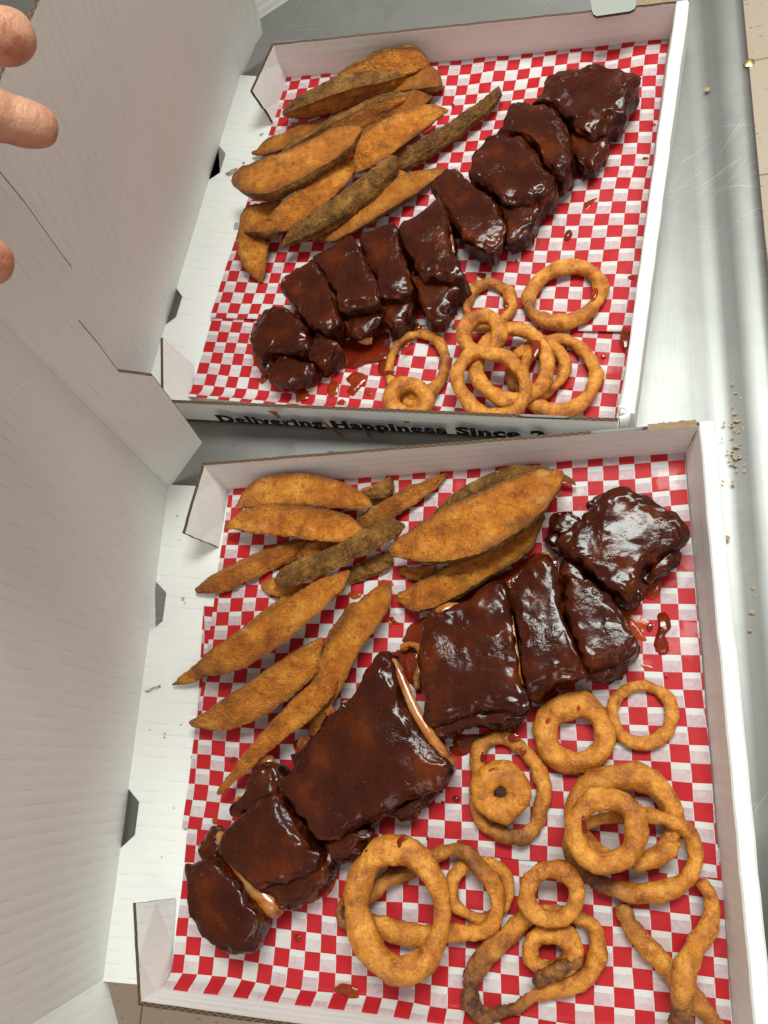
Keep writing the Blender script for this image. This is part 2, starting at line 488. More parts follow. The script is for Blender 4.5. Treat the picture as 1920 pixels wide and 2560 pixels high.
gb = mesh('floor', [(-4, -3, -0.905), (4, -3, -0.905), (4, 6, -0.905), (-4, 6, -0.905)], [(0, 1, 2, 3)])
tag(link('floor', gb, M['grout'], None, False), kind='structure')
fl = bpy.data.objects['floor']
tm = None
for i in range(-9, 8):
    for j in range(-5, 12):
        if i in (-1, 0) and 0 < j < 5: continue
        x0, y0 = i * 0.305 + 0.345, j * 0.305 + 0.145
        if tm is None:
            s = 0.1515; z = 0.004
            vs = [(-s, -s, 0), (s, -s, 0), (s, s, 0), (-s, s, 0), (-s + .001, -s + .001, z), (s - .001, -s + .001, z), (s - .001, s - .001, z), (-s + .001, s - .001, z)]
            tm = mesh('floor_tile', vs, [(4, 5, 6, 7), (0, 1, 5, 4), (1, 2, 6, 5), (2, 3, 7, 6), (3, 0, 4, 7)])
            tm.materials.append(M['tile'])
        o = bpy.data.objects.new('floor_tile', tm); col.objects.link(o)
        o.location = (x0 + 0.1525, y0 + 0.1525, -0.9045); o.parent = fl

# ------------------------------------------------------------------ boxes
H = 0.045
def V3(p, z): return Vector((p.x, p.y, z))
FZ = 0.0035
def notch_top(segs):       # outline of a wall, v=1 the rim, segs of (u0,u1,depth)
    o = [(0, 0), (1, 0), (1, 1)]
    for (u0, u1, d) in sorted(segs, reverse=True):
        o += [(u1 + .006, 1), (u1, 1 - d), (u0, 1 - d), (u0 - .004, 1)]
    return o + [(0, 1)]

def right_wall(name, A0, A1, t0, t1, parent, wd=0.0105):
    # folded double wall: inner face A0->A1 on the floor, t0->t1 along the rim
    out = (A0 - A1).cross(Vector((0, 0, 1))).normalized()
    if out.x < 0: out = -out
    prof = lambda a, t: [a, a.lerp(t, .5) + out * .0006, t - Vector((0, 0, .0015)), t + out * .0012, t + out * (wd - .0015), t + out * wd - Vector((0, 0, .002)),
                         Vector((t.x, t.y, 0)) + out * (wd + .0005)]
    n = 40; vs = []; fs = []; uv = []
    for k in range(n + 1):
        s = k / n; a = A0.lerp(A1, s); t = t0.lerp(t1, s)
        j = 0.0007 * fbm(Vector((s * 14, 3, A0.x)), 1, 2)
        pr = prof(a, t)
        for q, p_ in enumerate(pr):
            vs.append(p_ + (out * j + Vector((0, 0, j * .4)) if q in (2, 3, 4, 5) else Vector((0, 0, 0))))
            uv.append(((0, .022, .044, .046, .054, .056, .1)[q], s * (A0 - A1).length))
    m = 7
    for k in range(n):
        for q in range(m - 1): fs.append((k * m + q, k * m + q + 1, (k + 1) * m + q + 1, (k + 1) * m + q))
    fs.append(tuple(range(m))); fs.append(tuple(n * m + q for q in range(m)))
    me = mesh(name, vs, fs)
    ul = me.uv_layers.new(name='UVMap')
    for l in me.loops: ul.data[l.index].uv = uv[l.vertex_index]
    o = link(name, me, [M['plain']], parent, smooth=False)
    return o

def stain(parent, pts, z=None, plane=None, m='stain'):
    for (u, v, ru, rv, rot) in pts:
        n = 22; vs = []
        for k in range(n):
            a = 2 * math.pi * k / n; q = 1 + 0.45 * noise.noise(Vector((math.cos(a) * 1.6, math.sin(a) * 1.6, u * .13)))
            x, y = ru * q * math.cos(a), rv * q * math.sin(a)
            uu, vv = u + x * math.cos(rot) - y * math.sin(rot), v + x * math.sin(rot) + y * math.cos(rot)
            vs.append(un(uu, vv, z) if plane is None else unplane(uu, vv, *plane))
        link('grease_spot', mesh('grease_spot', vs, [tuple(range(n))]), M[m], parent, False)

def build_bottom():
    root = empty('takeout_box', (0.18, 0.2, 0))
    tag(root, 'open white cardboard takeout box nearest the front of the counter, food on checkered paper', 'takeout box', 'open white takeout boxes')
    BL, BR, FL = un(571, 1220, FZ), un(1710, 1126, FZ), un(422, 2468, FZ)
    FRr = BR + (un(1831, 2560, FZ) - BR).normalized() * (BL - FL).length
    tBL, tBR, tFL = un(505, 1157, H), un(1747, 1055, H), un(344, 2514, H)
    tFR = tBR + (un(1883, 2560, H) - tBR).normalized() * (tBL - tFL).length
    hB, hF = un(418, 1211, FZ), un(253, 2453, FZ)
    panel('bottom_panel', [FL, FRr, BR, BL], parent=root)
    # hinge panel with the two lid slots cut from its outer edge
    L = (hB - hF).length
    def hv(u, v): return (un(u, v, FZ) - hF).dot((hB - hF).normalized()) / L
    s1a, s1b = hv(390, 1450), hv(372, 1585)
    s2a, s2b = hv(322, 1968), hv(300, 2125)
    d = .22
    ol = [(0, 0), (1, 0), (1, 1), (0, 1), (0, s1a), (d, s1a - .22 * (s1a - s1b)), (d, s1b + .25 * (s1a - s1b)), (0, s1b),
          (0, s2a), (d, s2a - .22 * (s2a - s2b)), (d, s2b + .25 * (s2a - s2b)), (0, s2b)]
    panel('hinge_panel', [hF, FL, BL, hB], ol, parent=root)
    wb = panel('back_wall', [BL, BR, tBR, tBL], notch_top([(.815, .903, .15)]), parent=root, jag=.0003, flip=True)
    panel('front_wall', [FL, FRr, tFR, tFL], parent=root, jag=.0003)
    right_wall('side_wall', FRr, BR, tFR, tBR, root)
    # torn kraft strip on the rim near the right corner
    a, b = un(1620, 1075, H + .0006), un(1742, 1064, H + .0006)
    vs = []; n = 24
    for k in range(n + 1):
        p_ = a.lerp(b, k / n); up = Vector((0, 1, 0))
        vs += [p_ - up * .0005, p_ + up * (.0042 + .0012 * fbm(Vector((k * .7, 0, 1)), 1)) + Vector((0, 0, .0008))]
    link('torn_rim', mesh('torn_rim', vs, [(2 * k, 2 * k + 2, 2 * k + 3, 2 * k + 1) for k in range(n)]), M['torn'], wb)
    # corner tabs: standing flaps folded from the ends of the two walls
    t2 = un(455, 1333, H)
    b2 = un(540, 1368, 0.004)
    panel('corner_tab', [BL + Vector((-.002, -.001, 0)), b2, t2, tBL + Vector((0, -.002, 0))], parent=root, flutes='v', flip=False, jag=.0003)
    t3 = un(332, 2257, H); b3 = un(432, 2246, 0.004)
    panel('corner_tab', [b3, FL + Vector((-.001, .002, 0)), tFL + Vector((0, .002, 0)), t3], parent=root, flutes='v', jag=.0003)
    # lid
    h = (hB - hF).normalized(); pe = Vector((-h.y, h.x, 0))
    th = math.radians(102.26); dd = pe * math.cos(th) + Vector((0, 0, 1)) * math.sin(th)
    th2 = math.radians(102.26); d2 = pe * math.cos(th2) + Vector((0, 0, 1)) * math.sin(th2)
    o = pe * .0015
    lid = panel('lid', [hB + o, hB + dd * .385 + o, hF + d2 * .385 + o, hF + o], parent=root,
                flutes='u', flip=True)
    nl = h.cross(dd); nl = nl if nl.x > 0 else -nl
    ph = math.radians(60); f = h * math.cos(ph) + nl * math.sin(ph); nn = dd.cross(f)
    pts = [(0, 790), (418, 1211), (430, 1200), (502, 1099), (445, 1020), (378, 933), (293, 922), (240, 850), (193, 794), (183, 730), (177, 663), (154, 633), (58, 498), (0, 428)]
    P3 = [unplane(u, v, hB + o, nn) for u, v in pts]
    P3 = [p_ for p_ in P3]
    far = P3[-1] + dd * .09; far2 = P3[0] + dd * .09
    P3 = P3 + [far, far2]
    Lf = .40
    ol = [((p_ - hB - o).dot(dd) / Lf, (p_ - hB - o).dot(f) / .1) for p_ in P3]
    c0 = hB + o
    _lid = lid
    panel('lid_flap', [c0, c0 + dd * Lf, c0 + dd * Lf + f * .1, c0 + f * .1], ol, parent=lid, flutes='u', jag=.0)
    # front flap of the lid
    c1 = hF + o
    f2 = -h * math.cos(math.radians(40)) + nl * math.sin(math.radians(40))
    ol2 = [(0, 0), (1, 0), (1, .7), (.25, .7), (.22, .95), (.03, .95)]
    n2 = d2.cross(f2)
    pf = [(252, 2453), (262, 2470), (272, 2510), (285, 2560)]
    Pf = [unplane(u, v, c1, n2) for u, v in pf]
    oo = [((p_ - c1).dot(d2) / .385, (p_ - c1).dot(f2) / .06) for p_ in Pf]
    ol2 = [(0, 0)] + oo[1:] + [(oo[-1][0] + .03, .97), (1, .97), (1, 0)]
    panel('lid_flap', [c1, c1 + d2 * .385, c1 + d2 * .385 + f2 * .06, c1 + f2 * .06], ol2, parent=lid, flutes='u', flip=True)
    # stains
    stain(root, [(443, 1290, 2, 3, 0), (449, 1350, 1.5, 2, 0), (457, 1497, 4, 5, 0), (462, 1508, 2, 2.5, 0), (380, 1722, 12, 3.5, -.6), (394, 1718, 7, 2.5, -.7), (368, 1728, 7, 3.5, .1), (398, 1716, 4, 4, 0),
                 (374, 1824, 2, 2, 0), (412, 1834, 3, 2.5, 0), (411, 1844, 3, 2.5, 0), (404, 2143, 2, 2.4, .5), (434, 2020, 2, 2, 0)], z=FZ + .0006)
    stain(root, [(452, 1812, 2, 2, 0), (480, 1893, 5, 3, .5)], z=FZ + .0006, m='brownstain')
    d3 = (dd + d2).normalized(); n3 = h.cross(d3); n3 = n3 if n3.x > 0 else -n3
    pl = (hB + o + n3 * .0008, n3)
    stain(root, [(170, 1650, 8, 5, .2), (162, 1666, 4, 12, .3), (192, 1205, 9, 3, -1.0), (212, 1188, 4, 2, 0), (145, 1610, 1.5, 2, 0), (314, 1832, 2, 3, 0)], plane=pl)
    wn = (tBL - BL).cross(BR - BL).normalized()
    if wn.y > 0: wn = -wn
    pl = (BL + wn * .0012, wn)
    stain(root, [(1355, 1138, 6, 2.5, 0), (1345, 1147, 5, 2.2, .3), (1347, 1115, 1.5, 1.2, 0), (855, 1134, 34, 4, .12), (880, 1138, 10, 5, .2)], plane=pl, m='stain')
    return dict(BL=BL, BR=BR, FL=FL, FR=FRr, tFL=tFL, tFR=tFR, lid=(hB, dd, h, nl))

def build_top():
    root = empty('takeout_box', (0.13, 0.66, 0))
    tag(root, 'open white cardboard takeout box at the back with black lettering along its front wall', 'takeout box', 'open white takeout boxes')
    BL, BR, FL = un(717, 197, FZ), un(1672, 100, FZ), un(447, 1046, FZ)
    tBL, tBR = un(678, 109, H), un(1691, 3, H)
    tFL, tFR = un(402, 1006, H), un(1545, 1055, H)
    FRr = V3(tFR, FZ) + Vector((-.002, .001, 0))
    hB, hF = un(598, 187, FZ), un(376, 927, FZ)
    h = (hB - hF).normalized()
    hF = hB - h * (hB - hF).length * 1.13
    panel('bottom_panel', [FL, FRr, BR, BL], parent=root)
    L = (hB - hF).length
    def hv(u, v): return (un(u, v, FZ) - hF).dot(h) / L
    s1a, s1b = hv(548, 362), hv(521, 452)
    s2a, s2b = hv(440, 718), hv(412, 815)
    d = .22
    ol = [(0, 0), (1, 0), (1, 1), (0, 1), (0, s1a), (d, s1a - .22 * (s1a - s1b)), (d, s1b + .25 * (s1a - s1b)), (0, s1b),
          (0, s2a), (d, s2a - .22 * (s2a - s2b)), (d, s2b + .25 * (s2a - s2b)), (0, s2b)]
    panel('hinge_panel', [hF, FL, BL, hB], ol, parent=root)
    wb = panel('back_wall', [BL, BR, tBR, tBL], parent=root, jag=.0003, flip=True)
    fw = panel('front_wall', [FL, FRr, tFR, tFL], notch_top([(.818, .905, .10)]), parent=root, jag=.0003)
    right_wall('side_wall', FRr.lerp(BR, .028), BR, tFR.lerp(tBR, .020), tBR, root)
    # rolled end of the front wall at the right corner
    c = tFR + Vector((.006, -.002, -.024))
    vs = []; n = 16
    for k in range(n + 1):
        a = math.pi * 1.05 * k / n - .1
        x, y = .008 * math.sin(a) + .002, .009 * math.cos(a) - .004
        for r_, z_ in ((1, .006), (1, .026), (.66, .026), (.66, .006)): vs.append(tFR + Vector((x * r_ * .9, y * r_ * .6 + .009, z_ - .0245)))
    fs = []
    for k in range(n):
        for q in range(4): fs.append((4 * k + q, 4 * k + (q + 1) % 4, 4 * k + 4 + (q + 1) % 4, 4 * k + 4 + q))
    me = mesh('wall_corner', vs, fs); me.uv_layers.new(name='UVMap')
    link('wall_corner', me, M['card'], root)
    # tab of cardboard folded over the back wall rim
    q = [un(u_, v_, H + .003) for u_, v_ in ((1477, 8), (1480, 28), (1484, 36), (1492, 40), (1574, 28), (1586, 22), (1590, 14), (1592, -70), (1477, -60))]
    u0 = q[0]; ex = Vector((1, 0, 0)); ey = Vector((0, 1, 0))
    P = [u0 + ex * -.1 + ey * -.1, u0 + ex * .1 + ey * -.1, u0 + ex * .1 + ey * .1, u0 - ex * .1 + ey * .1]
    panel('wall_tab', P, [((p_.x - u0.x + .1) / .2, (p_.y - u0.y + .1) / .2) for p_ in q], parent=wb, th=.0025, mats=[mat_simple('grey_outer_paper', (0.30, 0.31, 0.28), .6), M['kraft']])
    a, b = un(1592, 11, H + .001), un(1690, 1, H + .001)
    vs = []; n = 20
    for k in range(n + 1):
        p_ = a.lerp(b, k / n)
        vs += [p_ + Vector((0, -.0008, 0)), p_ + Vector((0, .006 + .001 * fbm(Vector((k * .7, 0, 5)), 1), .0008))]
    link('torn_rim', mesh('torn_rim', vs, [(2 * k, 2 * k + 2, 2 * k + 3, 2 * k + 1) for k in range(n)]), M['torn'], wb)
    t2 = un(625, 228, H); b2 = un(681, 312, 0.004)
    ol = [(0, 0), (1, 0), (.98, .45), (1.0, .5), (1, 1), (0, 1)]
    panel('corner_tab', [BL + Vector((-.001, -.001, 0)), b2, t2, tBL + Vector((0, -.002, 0))], ol, parent=root, flutes='v', jag=.0003)
    t3 = un(401, 846, H); b3 = un(478, 915, 0.004)
    panel('corner_tab', [b3, un(478, 1005, .004), tFL + Vector((0, .002, 0)), t3], parent=root, flutes='v')
    # lettering on the outer face of the front wall
    e_u = (FRr - FL).normalized(); e_v = (tFL.lerp(tFR, .5) - FL.lerp(FRr, .5)).normalized()
    e_n = e_u.cross(e_v).normalized()
    cu = bpy.data.curves.new('lettering', 'FONT'); cu.body = 'Delivering Happiness Since 2'
    cu.size = 0.0185; cu.offset = 0.00125; cu.space_character = 1.13; cu.resolution_u = 3; cu.extrude = .00005
    to = bpy.data.objects.new('tmp_text', cu); col.objects.link(to)
    dg = bpy.context.evaluated_depsgraph_get()
    me = bpy.data.meshes.new_from_object(to.evaluated_get(dg)); bpy.data.objects.remove(to)
    p0 = unplane(567, 1054, FL, e_n); p1 = unplane(1150, 1087, FL, e_n)
    u0_ = (p0 - FL).dot(e_u); u1_ = (p1 - FL).dot(e_u)
    xs = [v.co.x for v in me.vertices]; wt = max(xs) - min(xs)
    k = .292 / wt
    me.transform(Matrix.Diagonal((k, 1.0, 1, 1)))
    side = e_n if e_n.y < 0 else -e_n
    Lw = (FRr - FL).length; Hw = (tFL - FL).length
    for v in me.vertices:            # wrap the print onto the slightly warped wall
        a_ = (u0_ + v.co.x) / Lw; b_ = (.0125 + v.co.y * 1.25) / Hw
        v.co = FL * (1 - a_) * (1 - b_) + FRr * a_ * (1 - b_) + tFR * a_ * b_ + tFL * (1 - a_) * b_ + side * .0048
    me.materials.clear()
    link('lettering', me, M['ink'], fw, False)
    # lid
    pe = Vector((-h.y, h.x, 0))
    th = math.radians(110); dd = pe * math.cos(th) + Vector((0, 0, 1)) * math.sin(th)
    o = pe * .0015
    nl = h.cross(dd); nl = nl if nl.x > 0 else -nl
    c0 = hB + o; LL = .353
    def lc(u, v):
        p_ = unplane(u, v, c0, nl); return ((p_ - c0).dot(dd) / LL, (p_ - c0).dot(-h) / L)
    n1, n2, n3, n4 = lc(0, 168), lc(28, 140), lc(38, 112), lc(86, 0)
    lid = panel('lid', [c0, c0 + dd * LL, hF + o + dd * LL, hF + o], [(0, 0), (1.06, 0), (1.06, n4[1] - .05), (n4[0], n4[1]), n3, n2, n1, (1.0, 1), (0, 1)], parent=root,
          flutes='u', flip=True)
    f = h * math.cos(math.radians(38)) + nl * math.sin(math.radians(38)); nn = dd.cross(f)
    pts = [(567, 0), (598, 187), (603, 184), (616, 150), (631, 118), (633, 108), (652, 80), (645, 40), (634, 0)]
    P3 = [unplane(u, v, c0, nn) for u, v in pts]
    ol = [((p_ - c0).dot(dd) / LL, (p_ - c0).dot(f) / .1) for p_ in P3]
    ol = [(0, 0)] + ol[2:] + [(1, ol[-1][1]), (1, 0)]
    panel('lid_flap', [c0, c0 + dd * LL, c0 + dd * LL + f * .1, c0 + f * .1], ol, parent=lid, flutes='u')
    stain(root, [(578, 430, 14, 6, -.5), (590, 424, 6, 3.5, -.6), (572, 434, 8, 5, 0), (604, 418, 3, 2, 0), (609, 407, 4.5, 3, 0), (652, 337, 4, 2.5, -.3), (656, 334, 3, 2, 0),
                 (590, 565, 6, 9, .3), (598, 572, 4, 4, 0)], z=FZ + .0006)
    pl = (c0 + nl * .0006, nl)
    stain(root, [(67, 372, 4, 6, 0), (53, 373, 3.5, 5, 0), (75, 371, 2, 3, 0), (486, 492, 1.6, 12, -.25), (494, 484, 1, 2, 0), (489, 505, 2, 6, 0), (445, 435, 1, 1.5, 0), (444, 450, 1, 1.5, 0)], plane=pl)
    return dict(BL=BL, BR=BR, FL=FL, FR=FRr, tFL=tFL, tFR=tFR, side=side, e_u=e_u, e_v=e_v)

bxB = build_bottom()
bxT = build_top()

# third closed white box standing behind
def behind_box():
    root = empty('closed_takeout_box', un(660, -60, 0))
    tag(root, 'edge of another white cardboard box lying on the steel counter behind both open boxes', 'takeout box')
    a, b = un(645, 45, 0), un(760, -30, 0)
    dr = (b - a).normalized(); nr = Vector((-dr.y, dr.x, 0))
    a = a - dr * .02; b = a + dr * .36
    c, d_ = b + nr * .3, a + nr * .3
    up = Vector((0, 0, .045))
    panel('front_wall', [a, b, b + up, a + up], parent=root, flip=True)
    panel('top_panel', [a + up, b + up, c + up, d_ + up], parent=root)
    panel('side_wall', [a, d_, d_ + up, a + up], parent=root)
behind_box()

# ------------------------------------------------------------------ checkered paper
def sheet(label, corners, matname, sq, ou, ov, z0, wr=1.0, curl=None, seed=0):
    P = [Vector(c) for c in corners]      # FL FR BR BL
    nu, nv = 150, 110
    Lu = ((P[1] - P[0]).length + (P[2] - P[3]).length) / 2; Lv = ((P[3] - P[0]).length + (P[2] - P[1]).length) / 2
    vs = []; fs = []; uvs = []
    for j in range(nv + 1):
        for i in range(nu + 1):
            u, v = i / nu, j / nv
            p = P[0] * (1 - u) * (1 - v) + P[1] * u * (1 - v) + P[2] * u * v + P[3] * (1 - u) * v
            q = Vector((p.x * 9, p.y * 9, seed))
            z = z0 + wr * (0.0011 + 0.0020 * fbm(q, 1.6, 3) + 0.0006 * abs(noise.noise(Vector((p.x * 60, p.y * 14, seed)))))
            z = max(z, z0 - 0.0002)
            if curl: z += curl(u, v)
            vs.append((p.x, p.y, z))
            wx = .0032 * noise.noise(Vector((p.x * 11, p.y * 11, 5 + seed))) + .0007 * noise.noise(Vector((p.x * 35, p.y * 35, 5)))
            wy = .0030 * noise.noise(Vector((p.x * 11, p.y * 11, 9 + seed))) + .0007 * noise.noise(Vector((p.x * 35, p.y * 35, 8)))
            uvs.append((u * Lu + wx, v * Lv + wy))
    for j in range(nv):
        for i in range(nu):
            a = j * (nu + 1) + i; fs.append((a, a + 1, a + nu + 2, a + nu + 1))
    me = mesh('checkered_paper', vs, fs)
    ul = me.uv_layers.new(name='UVMap')
    for l in me.loops: ul.data[l.index].uv = uvs[l.vertex_index]
    o = link('checkered_paper', me, mat_paper(matname, sq, ou, ov))
    recentre(o)
    tag(o, label, 'liner paper', 'red and white checkered liner papers')
    return o
ZP = FZ + .0012
SQ = 0.01175
b = bxB
# lower sheet first (reaches the front wall), then the upper sheet over it
def corner_z(p, z): return Vector((p.x, p.y, z))
def sheet_to_wall(lo, hi):
    return lambda u, v: (hi * smoothstep(.075, 0.0, v))
sheet('checkered liner paper under the lower onion rings, reaching the front box\'s front wall',
      [un(428, 2462, ZP), b['FR'] + Vector((-.001, .0005, 0)), un(1799, 2120, ZP), un(480, 2000, ZP)], 'check_print_a', SQ, .0030, .0040, ZP, 1.0,
      curl=lambda u, v: .011 * (smoothstep(.09, 0.0, v)) ** 1.5, seed=3)
sheet('wide checkered liner paper beneath the rib rack and the wedges of the front box',
      [un(460, 2069, ZP), un(1800, 2195, ZP), un(1709, 1128, ZP), un(577, 1219, ZP)], 'check_print_b', SQ, .0078, .0035, ZP + .0016, 1.0, seed=11)
b = bxT
sheet('checkered liner paper along the lettered front wall of the back box',
      [un(474, 1000, ZP) , b['FR'] + Vector((-.003, .002, 0)), un(1588, 795, ZP), un(545, 760, ZP)], 'check_print_c', SQ, .0010, .0085, ZP, 1.0,
      curl=lambda u, v: .006 * (smoothstep(.12, 0.0, v)) ** 1.5, seed=21)
sheet('wide checkered liner paper beneath the ribs and wedges of the back box',
      [un(529, 799, ZP), un(1577, 836, ZP), un(1671, 102, ZP), un(719, 198, ZP)], 'check_print_d', SQ, .0065, .0060, ZP + .0016, 1.0, seed=31)
sheet('thin strip of checkered liner paper peeking out left of the front box wedges',
      [un(490, 1830, ZP), un(700, 1845, ZP), un(720, 1530, ZP), un(508, 1515, ZP)], 'check_print_e', SQ, .0100, .0010, ZP - .0006, .3, seed=41)
ZF = ZP + .0030      # where food rests

# ------------------------------------------------------------------ potato wedges
def catmull(P, n, closed=False):
    out = []; m = len(P)
    segs = m if closed else m - 1
    for k in range(n + (0 if closed else 1)):
        t = k / n * segs; i = min(int(t), segs - 1); f = t - i
        if closed: a, b_, c, d_ = P[(i - 1) % m], P[i % m], P[(i + 1) % m], P[(i + 2) % m]
        else: a, b_, c, d_ = P[max(i - 1, 0)], P[i], P[min(i + 1, m - 1)], P[min(i + 2, m - 1)]
        out.append([0.5 * ((2 * y) + (-x + z) * f + (2 * x - 5 * y + 4 * z - w_) * f * f + (-x + 3 * y - 3 * z + w_) * f ** 3) for x, y, z, w_ in zip(a, b_, c, d_)])
    return out

def wedge(fr, st, roll, z0, label, z1=None, dark=0.0, al=36, flat=.70):
    z1 = z0 if z1 is None else z1
    s_ = FR[fr][2]
    N = 84
    _a = math.atan2(abs(st[-1][1] - st[0][1]), abs(st[-1][0] - st[0][0]))
    _k = max(.80, math.cos(_a)) if math.degrees(_a) < 52 else 1.0
    S = catmull([(x, y, hw * _k) for x, y, hw in st], N)
    pts = []
    if 44 <= abs(roll) <= 80: flat *= .72
    a0, a1 = Vector(S[0][:2]), Vector(S[-1][:2])
    tt = (a1 - a0).normalized(); up = Vector((tt.y, -tt.x))        # screen perpendicular (y down)
    if (-up.y * .9 - up.x * .43) < 0: up = -up
    roll = math.radians(roll); al = math.radians(al)
    # section: two flesh faces and a skin arc
    nf, ns = 9, 16
    sec = []
    base = roll + math.pi
    def dirv(a): return (math.sin(a), math.cos(a))      # (U, z)
    for k in range(nf): f_ = k / nf; d_ = dirv(base - al); sec.append((d_[0] * (.0 + f_) , d_[1] * f_, 0))
    for k in range(ns + 1):
        a = base - al + 2 * al * k / ns; d_ = dirv(a); r_ = 1 + .06 * math.sin(math.pi * k / ns); sec.append((d_[0] * r_, d_[1] * r_, 1))
    for k in range(1, nf): f_ = 1 - k / nf; d_ = dirv(base + al); sec.append((d_[0] * f_, d_[1] * f_, 0))
    us = [p[0] for p in sec]; zs = [p[1] for p in sec]
    um, un_ = max(us), min(us); zm = min(zs)
    sc = 2 / (um - un_); cu = (um + un_) / 2
    sec = [((p[0] - cu) * sc, (p[1] - zm) * sc * flat, p[2]) for p in sec]
    hmax = max(p[1] for p in sec)
    M_ = len(sec)
    rings = []
    seed = Vector((st[0][0] * .013, st[0][1] * .017, z0 * 50 + len(label)))
    for k in range(N + 1):
        x, y, hw = S[k]; hw = max(hw, 1.5)
        z = z0 + (z1 - z0) * k / N
        u, v = px(fr, x, y)
        ww = hw / s_
        # height first guess
        c = un(u, v, ZF + z)
        e = un(u + up.x * ww, v + up.y * ww, ZF + z)
        r_ = (e - c).length
        zc = ZF + z + r_ * hmax * .55
        c = un(u, v, zc); e = un(u + up.x * ww, v + up.y * ww, zc)
        U = (e - c); r_ = U.length; U.normalize()
        endk = min(k, N - k) / N
        if endk < .012: r_ *= .35 + .65 * endk / .012
        ring = []
        c0 = Vector((c.x, c.y, ZF + z + (hmax * r_ * .0)))
        c0.z = ZF + z
        for (su, sz, kind) in sec:
            p = c0 + U * (su * r_) + Vector((0, 0, sz * r_))
            ring.append(p)
        rings.append(ring)
    r_k = [min(k, N - k) / 8 for k in range(N + 1)]
    # displacement: lumpy, crusty
    for k in range(N + 1):
        cc = sum(rings[k], Vector((0, 0, 0))) / M_
        for q in range(M_):
            p = rings[k][q]; d_ = (p - cc)
            L = d_.length + 1e-6; d_ /= L
            a = .0014 * fbm(p * 1 + seed, 55, 3) + .0008 * fbm(p + seed, 240, 2) + .0011 * noise.noise(Vector((k * .05, q * .55, seed.x * 3))) * min(1, r_k[k])
            edge = (q in (0, nf, nf + ns))
            if edge: a += .0009 * abs(noise.noise((p + seed) * 420))
            rings[k][q] = p + d_ * max(min(a, L * .5), -L * .4)
            if rings[k][q].z < ZF - .001: rings[k][q].z = ZF - .001
    root = empty('potato_wedge', Vector((sum(r[0].x for r in rings) / (N + 1), sum(r[0].y for r in rings) / (N + 1), ZF + min(z0, z1))))
    tag(root, label, 'potato wedge', 'fried sweet potato wedges')
    def sub(idx, name, m, caps):
        vs = [r[i % M_] for r in rings for i in idx]; n = len(idx); fs = []
        for k in range(N):
            for q in range(n - 1): fs.append((k * n + q, k * n + q + 1, (k + 1) * n + q + 1, (k + 1) * n + q))
        if caps:
            b0 = len(vs); vs += rings[0]; fs.append(tuple(b0 + i for i in range(M_)))
            b1 = len(vs); vs += rings[-1]; fs.append(tuple(b1 + i for i in range(M_ - 1, -1, -1)))
        me = mesh(name, vs, fs)
        if name == 'flesh':
            n_ = len(idx); dkv = []; rmv = []
            for k in range(N + 1):
                e_ = min(k, N - k) / N; td = max(0, 1 - e_ / .10) * .55
                for q, i in enumerate(idx):
                    dkv.append(min(1, dark + td)); dd_ = min(q, n_ - 1 - q); rmv.append(max(0, 1 - dd_ / 1.6))
            dkv += [dark + .4] * (len(me.vertices) - len(dkv)); rmv += [.5] * (len(me.vertices) - len(rmv))
            me.attributes.new('dark', 'FLOAT', 'POINT').data.foreach_set('value', dkv)
            me.attributes.new('rim', 'FLOAT', 'POINT').data.foreach_set('value', rmv)
        bm = bmesh.new(); bm.from_mesh(me); bmesh.ops.recalc_face_normals(bm, faces=bm.faces[:]); bm.to_mesh(me); bm.free()
        return link(name, me, m, root)
    fi = list(range(nf + ns, M_)) + list(range(0, nf + 1))
    sub(fi, 'flesh', M['flesh'], True)
    sub(list(range(nf, nf + ns + 1)), 'skin', M['skin'], False)
    return root

W = wedge
# back box
W('A', [(1378, 190, 18), (1290, 150, 68), (1120, 178, 78), (950, 240, 62), (790, 300, 25)], -112, .014, 'brown skinned wedge leaning on the back wall, topmost of all in the back box')
W('A', [(655, 490, 15), (750, 475, 48), (870, 435, 50), (1000, 395, 35), (1120, 370, 15)], 40, .0, 'short wedge half hidden under the long wedges below the back wall', dark=.25)
W('A', [(900, 420, 20), (1050, 385, 45), (1180, 355, 60), (1310, 330, 74), (1410, 318, 76), (1466, 328, 36)], 58, .003, 'broad round-ended wedge with a dark cut face, against the checkered paper below the topmost wedge', dark=.45)
W('A', [(430, 530, 12), (520, 482, 52), (700, 405, 78), (900, 335, 84), (1100, 300, 66), (1275, 262, 22)], -150, .010, 'long skin-side-up wedge with a grey spot, pointing at the corner tab of the back box')
W('A', [(232, 792, 8), (330, 765, 38), (430, 730, 50), (560, 660, 42), (720, 570, 18)], 50, .0, 'pointed orange wedge whose tip lies on the white hinge panel, left of the skin-up wedge', dark=.15)
W('A', [(905, 665, 40), (1050, 580, 50), (1200, 490, 52), (1330, 430, 50), (1396, 395, 26)], 30, .004, 'dark reddish wedge squeezed behind the bright yellow one', dark=.5)
W('A', [(412, 810, 14), (500, 745, 55), (700, 640, 66), (900, 535, 66), (1100, 445, 62), (1272, 405, 16)], -128, .012, 'long skin-topped wedge above the broad leaf-shaped one in the back box')
W('A', [(150, 1295, 20), (230, 1250, 95), (340, 1240, 110), (460, 1180, 80)], 62, .006, 'stubby wedge end showing under the leaf-shaped wedge at the left edge')
W('A', [(292, 1622, 14), (262, 1540, 70), (245, 1430, 98), (235, 1340, 95), (250, 1240, 60)], -72, .0, 'hooked wedge pointing down at the lower left of the back box pile')
W('A', [(960, 1065, 30), (1080, 992, 45), (1190, 935, 42), (1245, 930, 14)], 30, .004, 'small crumbly wedge end between the brown curved wedge and the lowest wedge')
W('A', [(640, 1345, 16), (750, 1312, 66), (900, 1222, 80), (1100, 1098, 82), (1300, 990, 62), (1482, 890, 12)], 40, .002, 'lowest long wedge of the back box, its tip touching a saucy rib', dark=.2)
